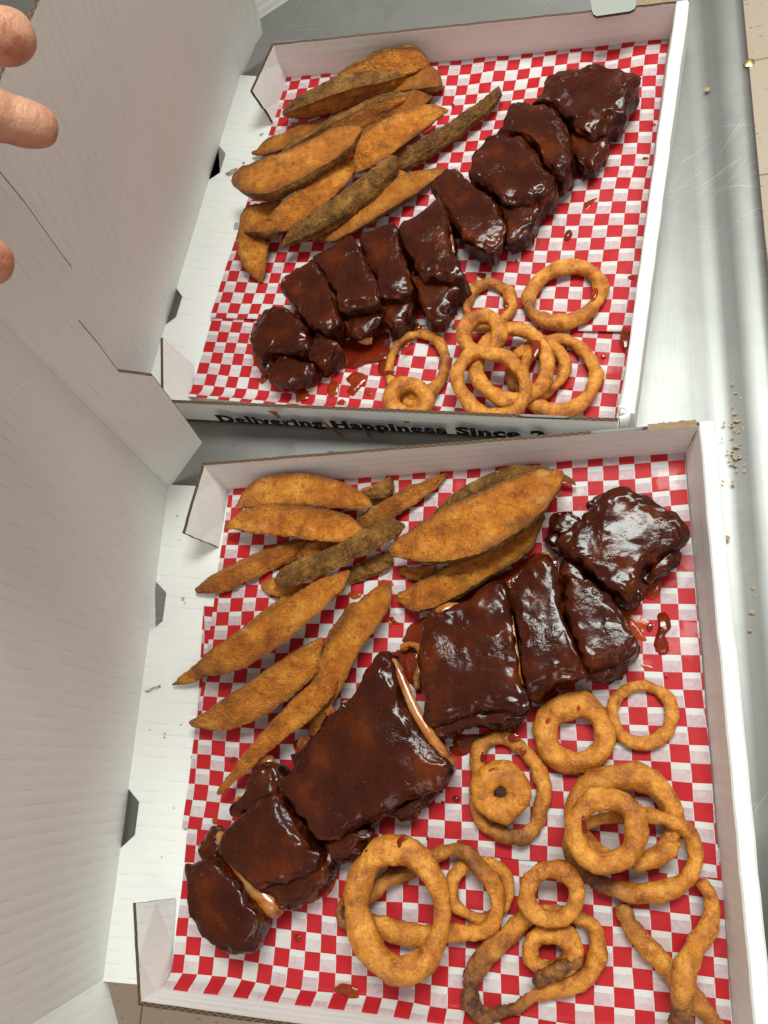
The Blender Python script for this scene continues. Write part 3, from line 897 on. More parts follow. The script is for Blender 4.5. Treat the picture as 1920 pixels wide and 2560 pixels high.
W('A', [(1165, 855, 50), (1300, 765, 66), (1450, 668, 66), (1600, 565, 60), (1750, 455, 52), (1842, 372, 24)], 118, .008, 'long thin wedge with brown skin reaching farthest right in the back box')
W('A', [(885, 905, 30), (1000, 795, 98), (1150, 685, 98), (1300, 595, 78), (1420, 530, 48), (1505, 508, 8)], 34, .014, 'bright yellow wedge in the middle of the back box pile')
W('A', [(425, 1385, 10), (520, 1300, 55), (700, 1190, 76), (900, 1050, 80), (1050, 930, 76), (1140, 850, 58), (1172, 800, 20)], 125, .019, 'curved wedge with greyish brown skin lying across the lowest wedge')
W('A', [(308, 1250, 15), (400, 1232, 78), (550, 1130, 98), (700, 1010, 92), (830, 900, 74), (918, 815, 18)], 22, .017, 'pointed orange wedge just below the broad leaf-shaped one')
W('A', [(104, 985, 14), (200, 1000, 98), (330, 985, 128), (500, 915, 122), (700, 805, 112), (860, 700, 84), (946, 625, 14)], 60, .025, 'broad leaf-shaped wedge on top of the pile with a pale spot in its flesh')
# front box, left group
W('E', [(1240, 305, 40), (1350, 280, 68), (1430, 230, 50), (1452, 190, 12)], 118, .003, 'small brown wedge end behind the topmost pale wedge of the front box')
W('E', [(1230, 480, 50), (1400, 402, 80), (1550, 312, 72), (1700, 232, 50), (1810, 165, 10)], 18, .003, 'dark orange wedge pointing up at the back wall of the front box', dark=.3)
W('E', [(432, 395, 8), (550, 320, 75), (750, 290, 100), (950, 290, 102), (1150, 318, 84), (1280, 355, 50), (1322, 370, 16)], -57, .012, 'topmost pale orange wedge nearest the back wall of the front box')
W('E', [(176, 925, 14), (280, 882, 68), (450, 802, 82), (650, 710, 78), (850, 630, 62), (960, 600, 26)], 8, .0, 'rough ridged wedge whose left tip lies on the white hinge panel of the front box', dark=.15)
W('E', [(838, 725, 12), (920, 682, 48), (1050, 640, 44), (1120, 620, 15)], 40, .003, 'short wedge end under the two pale wedges of the front box')
W('E', [(605, 890, 22), (690, 905, 55), (820, 930, 50), (880, 930, 20)], 35, .0, 'little orange wedge end under the grey skinned wedge')
W('E', [(1160, 850, 40), (1300, 782, 60), (1430, 720, 46), (1450, 690, 15)], 150, .0, 'brown wedge lying under the grey skinned wedge, touching the paper', dark=.2)
W('E', [(362, 515, 8), (500, 480, 68), (700, 478, 104), (900, 492, 106), (1100, 515, 100), (1220, 550, 76), (1288, 565, 26)], -60, .013, 'pale wedge with a brown skin rim, second from the back wall of the front box')
W('E', [(698, 885, 26), (800, 832, 74), (950, 770, 80), (1150, 682, 76), (1350, 582, 80), (1470, 520, 56), (1535, 498, 10)], 172, .016, 'grey brown skin-up wedge crossing the middle of the front box pile')
W('E', [(28, 1538, 6), (200, 1450, 62), (400, 1290, 52), (600, 1120, 52), (790, 990, 50), (880, 930, 14)], 28, .001, 'long wedge mostly hidden under the big one, its torn tip at the far left', dark=.15)
W('H', [(835, 180, 24), (900, 70, 42), (990, -60, 42), (1020, -110, 12)], 20, .001, 'dark sliver of a wedge between two long ones in the front box', dark=.5)
W('E', [(160, 1450, 16), (300, 1402, 96), (500, 1292, 130), (750, 1130, 124), (950, 980, 106), (1090, 880, 76), (1178, 795, 12)], 30, .016, 'biggest broad wedge of the left pile in the front box')
W('H', [(1184, -205, 22), (1115, -85, 76), (1022, 40, 82), (940, 170, 82), (880, 300, 82), (825, 440, 60), (790, 585, 14)], -48, .006, 'long wedge with a pale yellow flank standing steeply beside the big one')
W('H', [(152, 520, 14), (280, 490, 86), (450, 400, 118), (620, 290, 120), (760, 180, 96), (838, 75, 20)], 20, .012, 'crusty wedge with a dark crumbled ridge below the biggest one')
W('H', [(298, 885, 8), (380, 790, 34), (500, 660, 50), (650, 520, 70), (780, 400, 82), (880, 305, 62), (912, 270, 14)], 30, .017, 'lowest slender wedge of the front box, tip pointing at the front left corner')
# front box, right group
W('G', [(170, 530, 12), (260, 545, 26), (330, 520, 14)], 40, .002, 'crumb of wedge under the left end of the stack of big wedges')
W('G', [(250, 380, 20), (400, 262, 52), (520, 200, 60), (660, 140, 52), (800, 115, 36), (930, 148, 12)], 178, .008, 'skin-up wedge hidden behind the largest wedge beside the ribs')
W('G', [(155, 650, 10), (230, 662, 68), (400, 582, 86), (550, 492, 76), (700, 402, 68), (795, 285, 16)], 66, .006, 'yellow wedge with mottled skin lying against the rib rack')
W('G', [(128, 455, 12), (250, 432, 84), (450, 370, 128), (650, 270, 124), (800, 172, 82), (880, 105, 18)], 58, .021, 'largest wedge, a smooth orange face on top of the stack next to the ribs')

# ------------------------------------------------------------------ onion rings
def tube(name, fr, pts, label, closed=True, z=0.0, seed=0, sub=150, squash=1.0):
    """pts: (x, y, z, r_px, dark) centre-line points"""
    s_ = FR[fr][2]
    S = catmull(pts, sub, closed)
    C = []
    for x, y, zz, r_, dk in S:
        u, v = px(fr, x, y); rr = r_ / s_
        c = un(u, v, ZF + z + zz); e = un(u + rr, v, ZF + z + zz); R_ = (e - c).length
        hc = ZF + z + zz + R_ * .92
        c = un(u, v, hc); C.append((c, R_, max(0, min(1, dk))))
    n = len(C); K = 22; vs = []; dks = []; lows = []; fs = []
    sd = Vector((seed * 3.1, seed * 1.7, 0))
    for i in range(n):
        a = C[(i - 1) % n if closed else max(i - 1, 0)][0]; b_ = C[(i + 1) % n if closed else min(i + 1, n - 1)][0]
        T = (b_ - a).normalized(); X = T.cross(Vector((0, 0, 1))).normalized(); Y = X.cross(T).normalized()
        c, R_, dk = C[i]
        er = 1.0
        if not closed:
            e = min(i, n - 1 - i) / 5
            er = math.sqrt(max(0.05, 1 - (1 - min(1, e)) ** 2))
        for k in range(K):
            t = 2 * math.pi * k / K
            d_ = X * math.cos(t) + Y * math.sin(t) * squash
            p = c + d_ * R_ * er
            a_ = .0021 * fbm(p + sd, 48, 2) + .0009 * fbm(p + sd, 160, 3) * (1 + 1.4 * dk)
            a_ += dk * .0016 * abs(noise.noise((p + sd) * 320))
            p = p + d_ * (a_ - dk * .0006) * er
            if p.z < ZF - .0012: p.z = ZF - .0012
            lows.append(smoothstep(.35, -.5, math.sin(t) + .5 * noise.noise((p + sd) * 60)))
            vs.append(p); dks.append(max(0, min(1, dk + (.25 * noise.noise(p * 90) if dk > .05 else 0))))
    m = n if closed else n - 1
    for i in range(m):
        j = (i + 1) % n
        for k in range(K): fs.append((i * K + k, i * K + (k + 1) % K, j * K + (k + 1) % K, j * K + k))
    if not closed: fs.append(tuple(range(K))); fs.append(tuple((n - 1) * K + k for k in range(K - 1, -1, -1)))
    me = mesh(name, vs, fs)
    at = me.attributes.new('dark', 'FLOAT', 'POINT'); at.data.foreach_set('value', dks)
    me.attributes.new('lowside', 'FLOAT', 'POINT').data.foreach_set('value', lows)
    bm = bmesh.new(); bm.from_mesh(me); bmesh.ops.recalc_face_normals(bm, faces=bm.faces[:]); bm.to_mesh(me); bm.free()
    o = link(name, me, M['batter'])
    recentre(o)
    tag(o, label, 'onion ring', 'fried onion rings')
    return o
_rs = [0]
def ring(fr, cx, cy, rx, ry, rot, r, z, label, var=.15, dark=None, tilt=(0, 0)):
    """r: number, or a list of radii round the ring starting at angle 0 (right) going clockwise on screen"""
    _rs[0] += 1; sd = _rs[0]
    pts = []; n = 16; rot = math.radians(rot)
    for k in range(n):
        a = 2 * math.pi * k / n
        q = 1 + .035 * noise.noise(Vector((math.cos(a) * 1.3, math.sin(a) * 1.3, sd * 2.3)))
        x, y = rx * q * math.cos(a), ry * q * math.sin(a)
        X, Y = cx + x * math.cos(rot) - y * math.sin(rot), cy + x * math.sin(rot) + y * math.cos(rot)
        if isinstance(r, (list, tuple)):
            t = k / n * len(r); i = int(t); f = t - i; rr = r[i % len(r)] * (1 - f) + r[(i + 1) % len(r)] * f
        else: rr = r
        rr *= 1 + var * noise.noise(Vector((math.cos(a) * 2, math.sin(a) * 2, sd * 5.1)))
        dk = 0
        if dark:
            for (da, dw, ds) in dark:
                dd_ = abs((math.degrees(a) - da + 180) % 360 - 180); dk = max(dk, ds * max(0, 1 - dd_ / dw))
        zt = (tilt[0] * math.cos(a) + tilt[1] * math.sin(a))
        pts.append((X, Y, max(0, zt), rr, dk))
    return tube('onion_ring', fr, pts, label, True, z, sd)

# back box
ring('D', 1330, 357, 243, 168, -22, [50, 46, 50, 52, 44, 48, 54, 52], 0, 'largest separate onion ring at the right, split by a dark crack at its left', dark=[(178, 26, .75)])
ring('D', 832, 428, 152, 138, -50, [36, 44, 32, 22, 24, 30, 40, 36], 0, 'small thin onion ring with a red sauce drop, touching the split ring', dark=[(320, 60, .35), (250, 40, .3)])
ring('D', 1290, 880, 235, 232, 20, [48, 52, 55, 50, 44, 40, 40, 44], 0, 'large plain onion ring at the right bottom of the back box pile')
ring('D', 1148, 838, 182, 155, -25, [36, 38, 40, 38, 34, 30, 34, 36], .0015, 'medium onion ring with a crusty left side inside the back box pile', dark=[(180, 60, .55)])
ring('D', 985, 812, 228, 232, 20, [50, 48, 52, 50, 44, 40, 46, 54], .011, 'onion ring with a brown sauce streak, running through the middle of the pile', tilt=(0, 0))
ring('D', 372, 812, 178, 208, 18, [36, 40, 42, 34, 28, 26, 26, 32], .0, 'tall thin onion ring left of the pile with sauce on its upper arc', dark=[(340, 60, .45), (215, 50, .25)])
ring('D', 348, 1035, 44, 34, 0, 34, .002, 'tiny onion ring lying inside the small ring by the lettered wall')
ring('D', 318, 1035, 116, 100, 8, [48, 46, 50, 56, 56, 52, 42, 40], .011, 'small thick onion ring at the lettered front wall, bottom left of the pile')
ring('D', 792, 610, 118, 108, -35, [50, 54, 52, 46, 50, 54, 52, 48], .017, 'short chunky onion ring perched at the upper left of the pile')
ring('D', 850, 928, 236, 188, 38, [44, 42, 46, 44, 42, 44, 46, 44], .020, 'big smooth onion ring lying on top of the back box pile')
# front box
ring('J', 697, 195, 158, 150, 20, [58, 62, 64, 60, 62, 66, 64, 60], 0, 'thick plain onion ring just below the rib rack in the front box')
ring('J', 1053, 93, 153, 150, 0, [29, 31, 33, 31, 30, 30, 33, 31], 0, 'slim round onion ring nearest the right wall of the front box')
tube('onion_ring', 'J', [(200, 420, 0, 36, 0), (195, 300, 0, 34, .1), (260, 225, 0, 34, .5), (340, 220, 0, 34, .3), (420, 270, 0, 33, .1), (500, 360, 0, 34, 0), (535, 470, 0, 32, 0), (520, 590, 0, 33, .1),
     (480, 690, 0, 40, .5), (400, 735, 0, 48, .85), (300, 700, 0, 42, .4), (220, 640, 0, 34, .3), (190, 540, 0, 32, .2)], 'tall thin onion ring with a burnt lower end around a small donut-shaped one', seed=31)
ring('J', 318, 497, 98, 100, 0, [60, 56, 58, 58, 56, 60, 62, 58], .011, 'small fat onion ring with a tiny hole, resting on a tall thin ring', var=.05)
ring('J', 955, 640, 258, 222, 12, [46, 40, 42, 48, 50, 66, 74, 62], .003, 'wide flat onion ring at the bottom of the tall stack by the right wall')
tube('onion_ring', 'J', [(1060, 625, .014, 40, .1), (1180, 645, .012, 42, .1), (1290, 710, .008, 44, .25), (1330, 840, .006, 48, 0), (1270, 965, .006, 46, 0), (1130, 1015, .006, 48, 0), (980, 1020, .005, 46, .25),
     (830, 965, .003, 50, .95), (710, 885, .003, 42, .8), (662, 780, .006, 32, .5), (720, 690, .010, 30, 0), (880, 630, .012, 34, 0)], 'large onion ring with a burnt brown lower left arc in the middle of the stack', seed=37)
tube('onion_ring', 'J', [(1000, 890, .012, 30, 0), (1100, 850, .012, 42, 0), (1190, 800, .01, 46, .1), (1240, 760, .008, 30, .3)], 'short curved piece of onion ring inside the stack by the right wall', closed=False, seed=39, sub=60)
ring('J', 858, 698, 162, 168, 0, [54, 56, 54, 52, 54, 54, 56, 54], .031, 'smooth golden onion ring crowning the stack by the right wall', var=.06)
tube('onion_ring', 'I', [(330, 600, .004, 50, .3), (500, 465, .003, 55, .35), (690, 390, .002, 52, .6), (850, 290, .002, 50, .5), (1000, 222, .004, 55, .3), (1130, 235, .007, 62, .7), (1240, 350, .009, 66, .6),
     (1350, 480, .008, 66, .1), (1405, 640, .006, 64, 0), (1370, 800, .005, 62, 0), (1240, 890, .004, 66, 0), (1060, 905, .003, 68, 0), (860, 925, .002, 72, 0), (650, 915, .002, 78, 0), (440, 850, .003, 74, 0),
     (250, 800, .003, 60, .3), (120, 830, .003, 40, .7), (110, 680, .003, 40, .8), (200, 640, .004, 45, .5)], 'long looping onion ring under the big oval one, browned at its left end', seed=43, sub=200)
ring('I', 1262, 545, 238, 236, 10, [56, 54, 52, 48, 56, 52, 46, 50], 0, 'onion ring lying flat beneath the loop right of the big oval ring', dark=[(20, 40, .3)])
ring('I', 588, 705, 352, 500, -6, [76, 90, 116, 116, 104, 96, 116, 92], .018, 'biggest oval onion ring, standing out at the bottom centre of the front box', var=.05)
tube('onion_ring', 'J', [(560, 1120, .0, 44, 0), (690, 1140, 0, 44, 0), (790, 1200, 0, 46, 0), (822, 1320, 0, 48, 0), (780, 1440, 0, 48, 0), (650, 1510, 0, 46, 0), (510, 1550, 0, 36, .2), (380, 1620, 0, 34, .9), (230, 1655, 0, 42, .95),
     (165, 1590, 0, 40, .95), (175, 1450, 0, 46, .85), (260, 1330, 0, 52, .5), (370, 1230, 0, 48, 0), (450, 1150, 0, 44, 0)], 'large crooked onion ring with a burnt curled end at the bottom of the front box', seed=47, sub=190)
ring('J', 583, 1325, 112, 92, 0, [50, 48, 40, 44, 54, 50, 46, 52], .004, 'onion ring with a ragged small hole below the round one', dark=[(80, 40, .3)])
tube('onion_ring', 'J', [(490, 1490, .006, 24, .95), (560, 1440, .012, 30, .9), (650, 1410, .013, 32, .8), (740, 1360, .01, 22, .7)], 'crisp brown scrap of onion ring lying on the crooked one', closed=False, seed=51, sub=60)
ring('J', 580, 1028, 134, 130, 0, [42, 44, 46, 46, 42, 40, 42, 42], .015, 'round onion ring resting above the ragged one, left of the tall stack')
tube('onion_ring', 'J', [(935, 1075, 0, 40, .7), (985, 1190, 0, 50, .3), (1090, 1310, 0, 56, 0), (1190, 1420, 0, 60, 0), (1290, 1540, 0, 58, .1), (1380, 1640, 0, 55, .3), (1450, 1740, 0, 40, .5)],
     'straight strand of broken onion ring crossing under another at the bottom right', closed=False, seed=53)
tube('onion_ring', 'J', [(1340, 960, .006, 34, .1), (1400, 1040, .004, 46, 0), (1398, 1160, .003, 52, 0), (1330, 1290, .008, 58, 0), (1275, 1400, .018, 62, 0), (1255, 1520, .020, 62, .1), (1250, 1620, .016, 66, .8), (1255, 1720, .012, 55, .9)],
     'curved strand of broken onion ring with a burnt end at the bottom right corner', closed=False, seed=57)

# ------------------------------------------------------------------ ribs
def outline_xyz(fr, pts, z, n=112):
    S = catmull([(x, y, 0) for x, y in pts], n, True)
    return [un(*px(fr, x, y), z) for x, y, _ in S]
def loaf(name, fr, pts, h, z0=0.0, rough=1.0, pw=.36, seed=0, m='meat', parent=None, lump=1.0, n=112, tilt=None):
    out = outline_xyz(fr, pts, ZF + z0 + h * .55, n)
    c = sum(out, Vector((0, 0, 0))) / n
    rows = 40; vs = []; fs = []; side = []
    sd = Vector((seed * 1.37, seed * 2.11, seed * .77))
    for i in range(rows + 1):
        if i <= 16:
            r_ = .03 + (.80 - .03) * i / 16; ph = math.asin(r_ ** (1 / pw))
        else:
            p0 = math.asin(.80 ** (1 / pw)); ph = p0 + (math.radians(120) - p0) * (i - 16) / (rows - 16)
            r_ = abs(math.sin(ph)) ** pw if ph < math.pi / 2 else 1 - .12 * ((ph - math.pi / 2) / .5) ** 2
        z_ = abs(math.cos(ph)) ** .42 * (1 if ph < math.pi / 2 else -1)
        for k in range(n):
            o_ = out[k]
            t = (i / rows)
            rr = r_
            p = Vector((c.x + (o_.x - c.x) * rr, c.y + (o_.y - c.y) * rr, 0))
            zz = h * (.55 + .45 * z_) if z_ >= 0 else h * (.55 + .60 * z_)
            p.z = ZF + z0 + zz
            if tilt: p.z += (tilt[0] * (p.x - c.x) + tilt[1] * (p.y - c.y)) * max(0, zz / h)
            s = smoothstep(.55, .95, rr) if z_ > 0 else 1
            q = p + sd
            dv = Vector((fbm(q, 38, 3), fbm(q + Vector((7, 3, 1)), 38, 3), fbm(q + Vector((2, 9, 4)), 30, 3) * .9))
            fine = Vector((noise.noise(q * 170), noise.noise(q * 170 + Vector((3, 3, 3))), noise.noise(q * 170 + Vector((8, 1, 5)))))
            dv.x *= s; dv.y *= s; dv.z *= (.38 + .62 * s)
            p = p + dv * .0030 * lump + fine * (.00015 + .0016 * s) * rough
            ctr = max(0, 1 - rr * rr)
            if p.z < ZF - .001: p.z = ZF - .001
            vs.append(p); side.append(smoothstep(.90, 1.0, rr) if z_ > .35 else 1.0)
    for i in range(rows):
        for k in range(n): fs.append((i * n + k, (i + 1) * n + k, (i + 1) * n + (k + 1) % n, i * n + (k + 1) % n))
    vs.append(sum(vs[:n], Vector((0, 0, 0))) / n); side.append(0.0)
    for k in range(n): fs.append((k, (k + 1) % n, len(vs) - 1))
    fs.append(tuple(rows * n + k for k in range(n - 1, -1, -1)))
    me = mesh(name, vs, fs)
    at = me.attributes.new('side', 'FLOAT', 'POINT'); at.data.foreach_set('value', side)
    bm = bmesh.new(); bm.from_mesh(me); bmesh.ops.recalc_face_normals(bm, faces=bm.faces[:]); bm.to_mesh(me); bm.free()
    return link(name, me, M[m], parent)
def bone(fr, pts, parent, seed=1):
    s_ = FR[fr][2]
    S = catmull(pts, 30)
    vs = []; fs = []; K = 14; C = []
    for x, y, z, r_ in S:
        u, v = px(fr, x, y); c = un(u, v, ZF + z); R_ = (un(u + r_ / s_, v, ZF + z) - c).length; C.append((c, R_))
    n = len(C)
    for i in range(n):
        T = (C[min(i + 1, n - 1)][0] - C[max(i - 1, 0)][0]).normalized(); X = T.cross(Vector((0, 0, 1))).normalized(); Y = X.cross(T)
        e = min(i, n - 1 - i) / 2; er = math.sqrt(max(.12, 1 - (1 - min(1, e)) ** 2))
        for k in range(K):
            t = 2 * math.pi * k / K; d_ = X * math.cos(t) + Y * math.sin(t) * .8
            p = C[i][0] + d_ * C[i][1] * er; p += d_ * .0006 * fbm(p, 120, 2); p.z = max(p.z, ZF - .001); vs.append(p)
    for i in range(n - 1):
        for k in range(K): fs.append((i * K + k, i * K + (k + 1) % K, (i + 1) * K + (k + 1) % K, (i + 1) * K + k))
    fs.append(tuple(range(K))); fs.append(tuple((n - 1) * K + k for k in range(K - 1, -1, -1)))
    me = mesh('bone', vs, fs)
    bm = bmesh.new(); bm.from_mesh(me); bmesh.ops.recalc_face_normals(bm, faces=bm.faces[:]); bm.to_mesh(me); bm.free()
    return link('bone', me, M['bone'], parent)
_rb = [0]
def rib(fr, body, label, h=.028, lobes=(), bones=(), z0=0, tilt=None, rough=1.0, lump=1.0, pw=.27):
    _rb[0] += 1; sd = _rb[0]
    c = sum((un(*px(fr, x, y), 0) for x, y in body), Vector((0, 0, 0))) / len(body)
    root = empty('pork_rib', (c.x, c.y, ZF))
    tag(root, label, 'rib', 'sauce-glazed pork ribs')
    loaf('meat', fr, body, h, z0, rough, pw, sd, parent=root, tilt=tilt, lump=lump)
    for i, (lp, lh) in enumerate(lobes): loaf('meat_lobe', fr, lp, lh, 0, 1.7, .45, sd + 20 + i, parent=root, n=64)
    for b_ in bones: bone(fr, b_, root)
    return root
# back box, from lower left to upper right
rib('C', [(205, 950), (240, 870), (300, 800), (380, 765), (470, 790), (545, 870), (590, 980), (585, 1050), (500, 1060), (420, 1050), (350, 1070), (290, 1120), (235, 1060)],
    'knobbly rounded rib at the lower left end of the back row', .032, lobes=[([(340, 1110), (420, 1090), (520, 1110), (600, 1130), (610, 1170), (560, 1220), (460, 1265), (380, 1260), (310, 1215)], .021),
    ([(190, 935), (260, 880), (330, 940), (350, 1100), (330, 1180), (270, 1150), (225, 1050)], .02)], lump=1.5, pw=.5)
rib('C', [(390, 625), (450, 560), (540, 515), (620, 490), (680, 570), (730, 660), (770, 760), (790, 900), (700, 955), (640, 940), (570, 890), (500, 800), (420, 720)],
    'second rib from the lower left in the back row, a dark lobe below it', .036, lobes=[([(590, 985), (660, 950), (740, 980), (765, 1040), (720, 1110), (650, 1140), (595, 1100)], .024)])
rib('C', [(620, 470), (740, 405), (850, 348), (900, 380), (950, 500), (1000, 620), (1040, 740), (1020, 790), (900, 810), (785, 820), (745, 700), (690, 580)],
    'rib with a sawn bone tip at its lower end, third in the back row', .038, lobes=[([(790, 820), (900, 800), (1030, 780), (1060, 830), (1010, 890), (920, 950), (830, 960), (790, 890)], .024)], bones=[[(840, 900, .012, 34), (900, 945, .01, 40), (965, 955, .008, 30)]])
rib('C', [(905, 345), (1000, 302), (1120, 250), (1160, 300), (1185, 430), (1225, 560), (1245, 680), (1200, 740), (1100, 740), (1050, 730), (1010, 620), (950, 480)],
    'narrow rib with a bright streak of shine, fourth in the back row', .038, lobes=[([(1050, 720), (1140, 700), (1230, 720), (1230, 790), (1180, 880), (1120, 930), (1070, 890), (1045, 800)], .026)])
rib('C', [(1150, 285), (1270, 205), (1410, 100), (1460, 180), (1480, 300), (1505, 430), (1560, 560), (1585, 620), (1500, 640), (1400, 620), (1290, 600), (1240, 500), (1185, 400)],
    'tall pointed rib with an orange right edge, last of the lower back row', .040, lobes=[([(1240, 570), (1380, 590), (1560, 600), (1580, 640), (1490, 720), (1420, 850), (1365, 870), (1300, 800)], .028)],
    bones=[[(1420, 130, .030, 14), (1465, 280, .030, 16), (1490, 400, .028, 12)]])
rib('B', [(170, 960), (240, 880), (330, 900), (420, 970), (540, 1040), (600, 1130), (645, 1280), (600, 1390), (510, 1440), (430, 1380), (330, 1280), (250, 1120), (180, 1040)],
    'rib with an orange sheen leaning away at the middle of the back box', .032, rough=1.2, lump=1.3)
rib('B', [(430, 840), (480, 760), (560, 670), (680, 680), (790, 730), (870, 830), (920, 910), (965, 970), (950, 1050), (860, 1090), (780, 1110), (660, 1120), (600, 1080), (540, 1020), (470, 980), (410, 940)],
    'squarish rib with smooth brown glaze in the upper back row', .036, lobes=[([(600, 1060), (740, 1090), (880, 1100), (830, 1200), (780, 1280), (700, 1340), (650, 1320), (630, 1200)], .026)])
rib('B', [(575, 655), (640, 560), (690, 475), (850, 490), (960, 520), (1030, 620), (1080, 780), (1060, 880), (1010, 960), (950, 920), (880, 820), (790, 720), (680, 670)],
    'rib with a wispy burnt corner, second from the top in the back box', .036, lobes=[([(930, 880), (1000, 840), (1060, 880), (1040, 940), (990, 975), (940, 950)], .016), ([(655, 440), (690, 430), (705, 470), (690, 540), (640, 580), (625, 540)], .014)], lump=1.2)
rib('B', [(830, 465), (880, 400), (930, 300), (1020, 252), (1120, 250), (1240, 236), (1370, 265), (1500, 300), (1470, 410), (1400, 550), (1320, 585), (1290, 640), (1200, 690), (1100, 650), (1030, 580), (960, 510)],
    'largest rib at the top right of the back box with a charred corner', .036, lobes=[([(1060, 640), (1180, 640), (1290, 640), (1300, 700), (1250, 790), (1200, 860), (1130, 850), (1080, 760)], .026)],
    bones=[[(1200, 700, .018, 30), (1230, 760, .012, 30), (1255, 785, .01, 26)]], lump=1.5, rough=1.4)
# front box
rib('H', [(198, 1300), (250, 1225), (330, 1205), (390, 1250), (450, 1340), (510, 1430), (560, 1510), (545, 1600), (510, 1690), (440, 1705), (350, 1670), (250, 1580), (190, 1450)],
    'end rib with smooth thick glaze and a pale bone side at the front left', .036, lobes=[([(165, 1260), (215, 1235), (240, 1290), (230, 1380), (190, 1370), (165, 1310)], .022), ([(240, 1180), (270, 1060), (320, 1050), (340, 1130), (330, 1220), (270, 1230)], .024)],
    bones=[[(305, 1080, .022, 22), (350, 1180, .026, 26), (430, 1290, .024, 40), (510, 1390, .022, 46), (580, 1460, .020, 52), (640, 1490, .016, 30)]])
rib('H', [(345, 1095), (380, 1040), (440, 990), (540, 920), (650, 868), (690, 940), (760, 1050), (830, 1140), (890, 1180), (860, 1240), (780, 1300), (700, 1330), (600, 1350), (520, 1360), (430, 1260), (360, 1180)],
    'wide smooth glazed rib between the end rib and the long rack', .038, lobes=[([(480, 850), (530, 745), (630, 735), (655, 870), (560, 940), (440, 990), (400, 950), (440, 900)], .028),
    ([(520, 1350), (700, 1300), (890, 1180), (905, 1250), (860, 1360), (740, 1455), (660, 1465), (580, 1400)], .028)],
    bones=[[(520, 735, .016, 34), (560, 720, .016, 36), (590, 712, .016, 26)], [(405, 940, .014, 26), (420, 910, .016, 26)]])
rib('H', [(658, 835), (700, 760), (790, 650), (880, 550), (960, 470), (1040, 360), (1120, 220), (1195, 155), (1240, 240), (1290, 400), (1370, 530), (1450, 660), (1535, 745), (1480, 830), (1380, 880), (1280, 940), (1180, 1000), (1050, 1050), (930, 1110), (850, 1130), (780, 1030), (700, 930)],
    'long rack of joined ribs with a bare bone along its right edge', .036, lobes=[([(860, 1140), (980, 1080), (1080, 1060), (1080, 1130), (1000, 1200), (950, 1230), (890, 1200)], .026), ([(1180, 980), (1290, 930), (1420, 860), (1400, 910), (1290, 1000), (1240, 990)], .022),
    ([(870, 560), (880, 500), (1000, 400), (1030, 440), (990, 520), (910, 600)], .026), ([(700, 690), (780, 640), (790, 600), (870, 560), (880, 640), (780, 740)], .024)],
    bones=[[(1205, 178, .027, 18), (1250, 275, .028, 23), (1312, 425, .028, 26), (1385, 553, .027, 29), (1450, 652, .023, 34), (1528, 735, .018, 28)], [(870, 470, .018, 30), (905, 445, .018, 34)], [(735, 640, .016, 30), (760, 600, .018, 32)]])
rib('G', [(300, 730), (360, 690), (450, 680), (560, 605), (640, 600), (655, 720), (680, 850), (700, 980), (735, 1125), (640, 1150), (520, 1150), (400, 1190), (310, 1190), (288, 1080), (268, 950), (285, 820)],
    'broad grooved rib piece with an orange corner in the middle of the front box', .038, lobes=[([(300, 1180), (450, 1140), (600, 1140), (735, 1110), (700, 1175), (600, 1205), (480, 1205), (380, 1250), (320, 1240)], .028)],
    bones=[[(320, 740, .033, 30), (380, 700, .032, 32), (440, 690, .030, 18)], [(655, 720, .030, 8), (690, 1000, .030, 10), (725, 1120, .028, 9)], [(395, 1215, .022, 16), (430, 1212, .022, 14)]])
rib('G', [(668, 650), (715, 560), (745, 490), (790, 470), (835, 500), (865, 610), (900, 740), (945, 880), (968, 975), (880, 1020), (740, 1085), (720, 1000), (700, 850)],
    'narrow upright rib with an orange bone end, centre of the front box row', .038, bones=[[(740, 510, .028, 26), (790, 530, .032, 34), (830, 560, .030, 22)], [(760, 480, .022, 24), (820, 470, .02, 26)]])
rib('G', [(885, 630), (900, 560), (960, 580), (1020, 600), (1110, 680), (1170, 780), (1205, 860), (1150, 930), (1060, 960), (990, 970), (950, 870), (900, 740)],
    'rib piece with reddish right side between the upright rib and the dark one', .038, lobes=[([(985, 960), (1080, 930), (1200, 860), (1200, 900), (1120, 980), (1050, 1005), (995, 1000)], .026), ([(870, 480), (940, 500), (1000, 600), (930, 640), (880, 600)], .026)])
rib('G', [(850, 420), (900, 350), (1000, 290), (1130, 196), (1230, 215), (1290, 260), (1410, 345), (1370, 430), (1300, 490), (1240, 560), (1180, 630), (1130, 660), (1050, 590), (960, 520)],
    'very dark lumpy rib slab at the top right of the front box', .038, lobes=[([(1230, 560), (1300, 480), (1370, 440), (1350, 510), (1300, 560), (1250, 585)], .026), ([(1100, 640), (1200, 600), (1220, 640), (1170, 690), (1120, 690)], .022), ([(805, 395), (850, 380), (880, 430), (840, 440)], .016)], lump=1.5, rough=1.4)
def chunk(fr, pts, h, label):
    o = loaf('meat_scrap', fr, pts, h, 0, 1.5, .45, len(label), n=56); recentre(o)
    return tag(o, label, 'meat scrap', 'loose scraps of rib meat')
chunk('G', [(818, 325), (880, 278), (970, 320), (930, 360), (880, 385)], .016, 'small reddish scrap of meat in the sauce left of the darkest rib')
chunk('G', [(995, 245), (1040, 205), (1095, 195), (1105, 225), (1050, 270), (1010, 280)], .020, 'charred scrap of meat above the darkest rib')
fat = tube('fat_strip', 'G', [(180, 870, 0, 16, .2), (215, 852, .004, 18, .3), (255, 868, .006, 20, .4), (265, 930, .006, 18, .5), (250, 1000, .004, 18, .5), (245, 1045, .002, 14, .4)],
           'curled strip of fat between the long rack and the broad rib', closed=False, seed=61, sub=60)
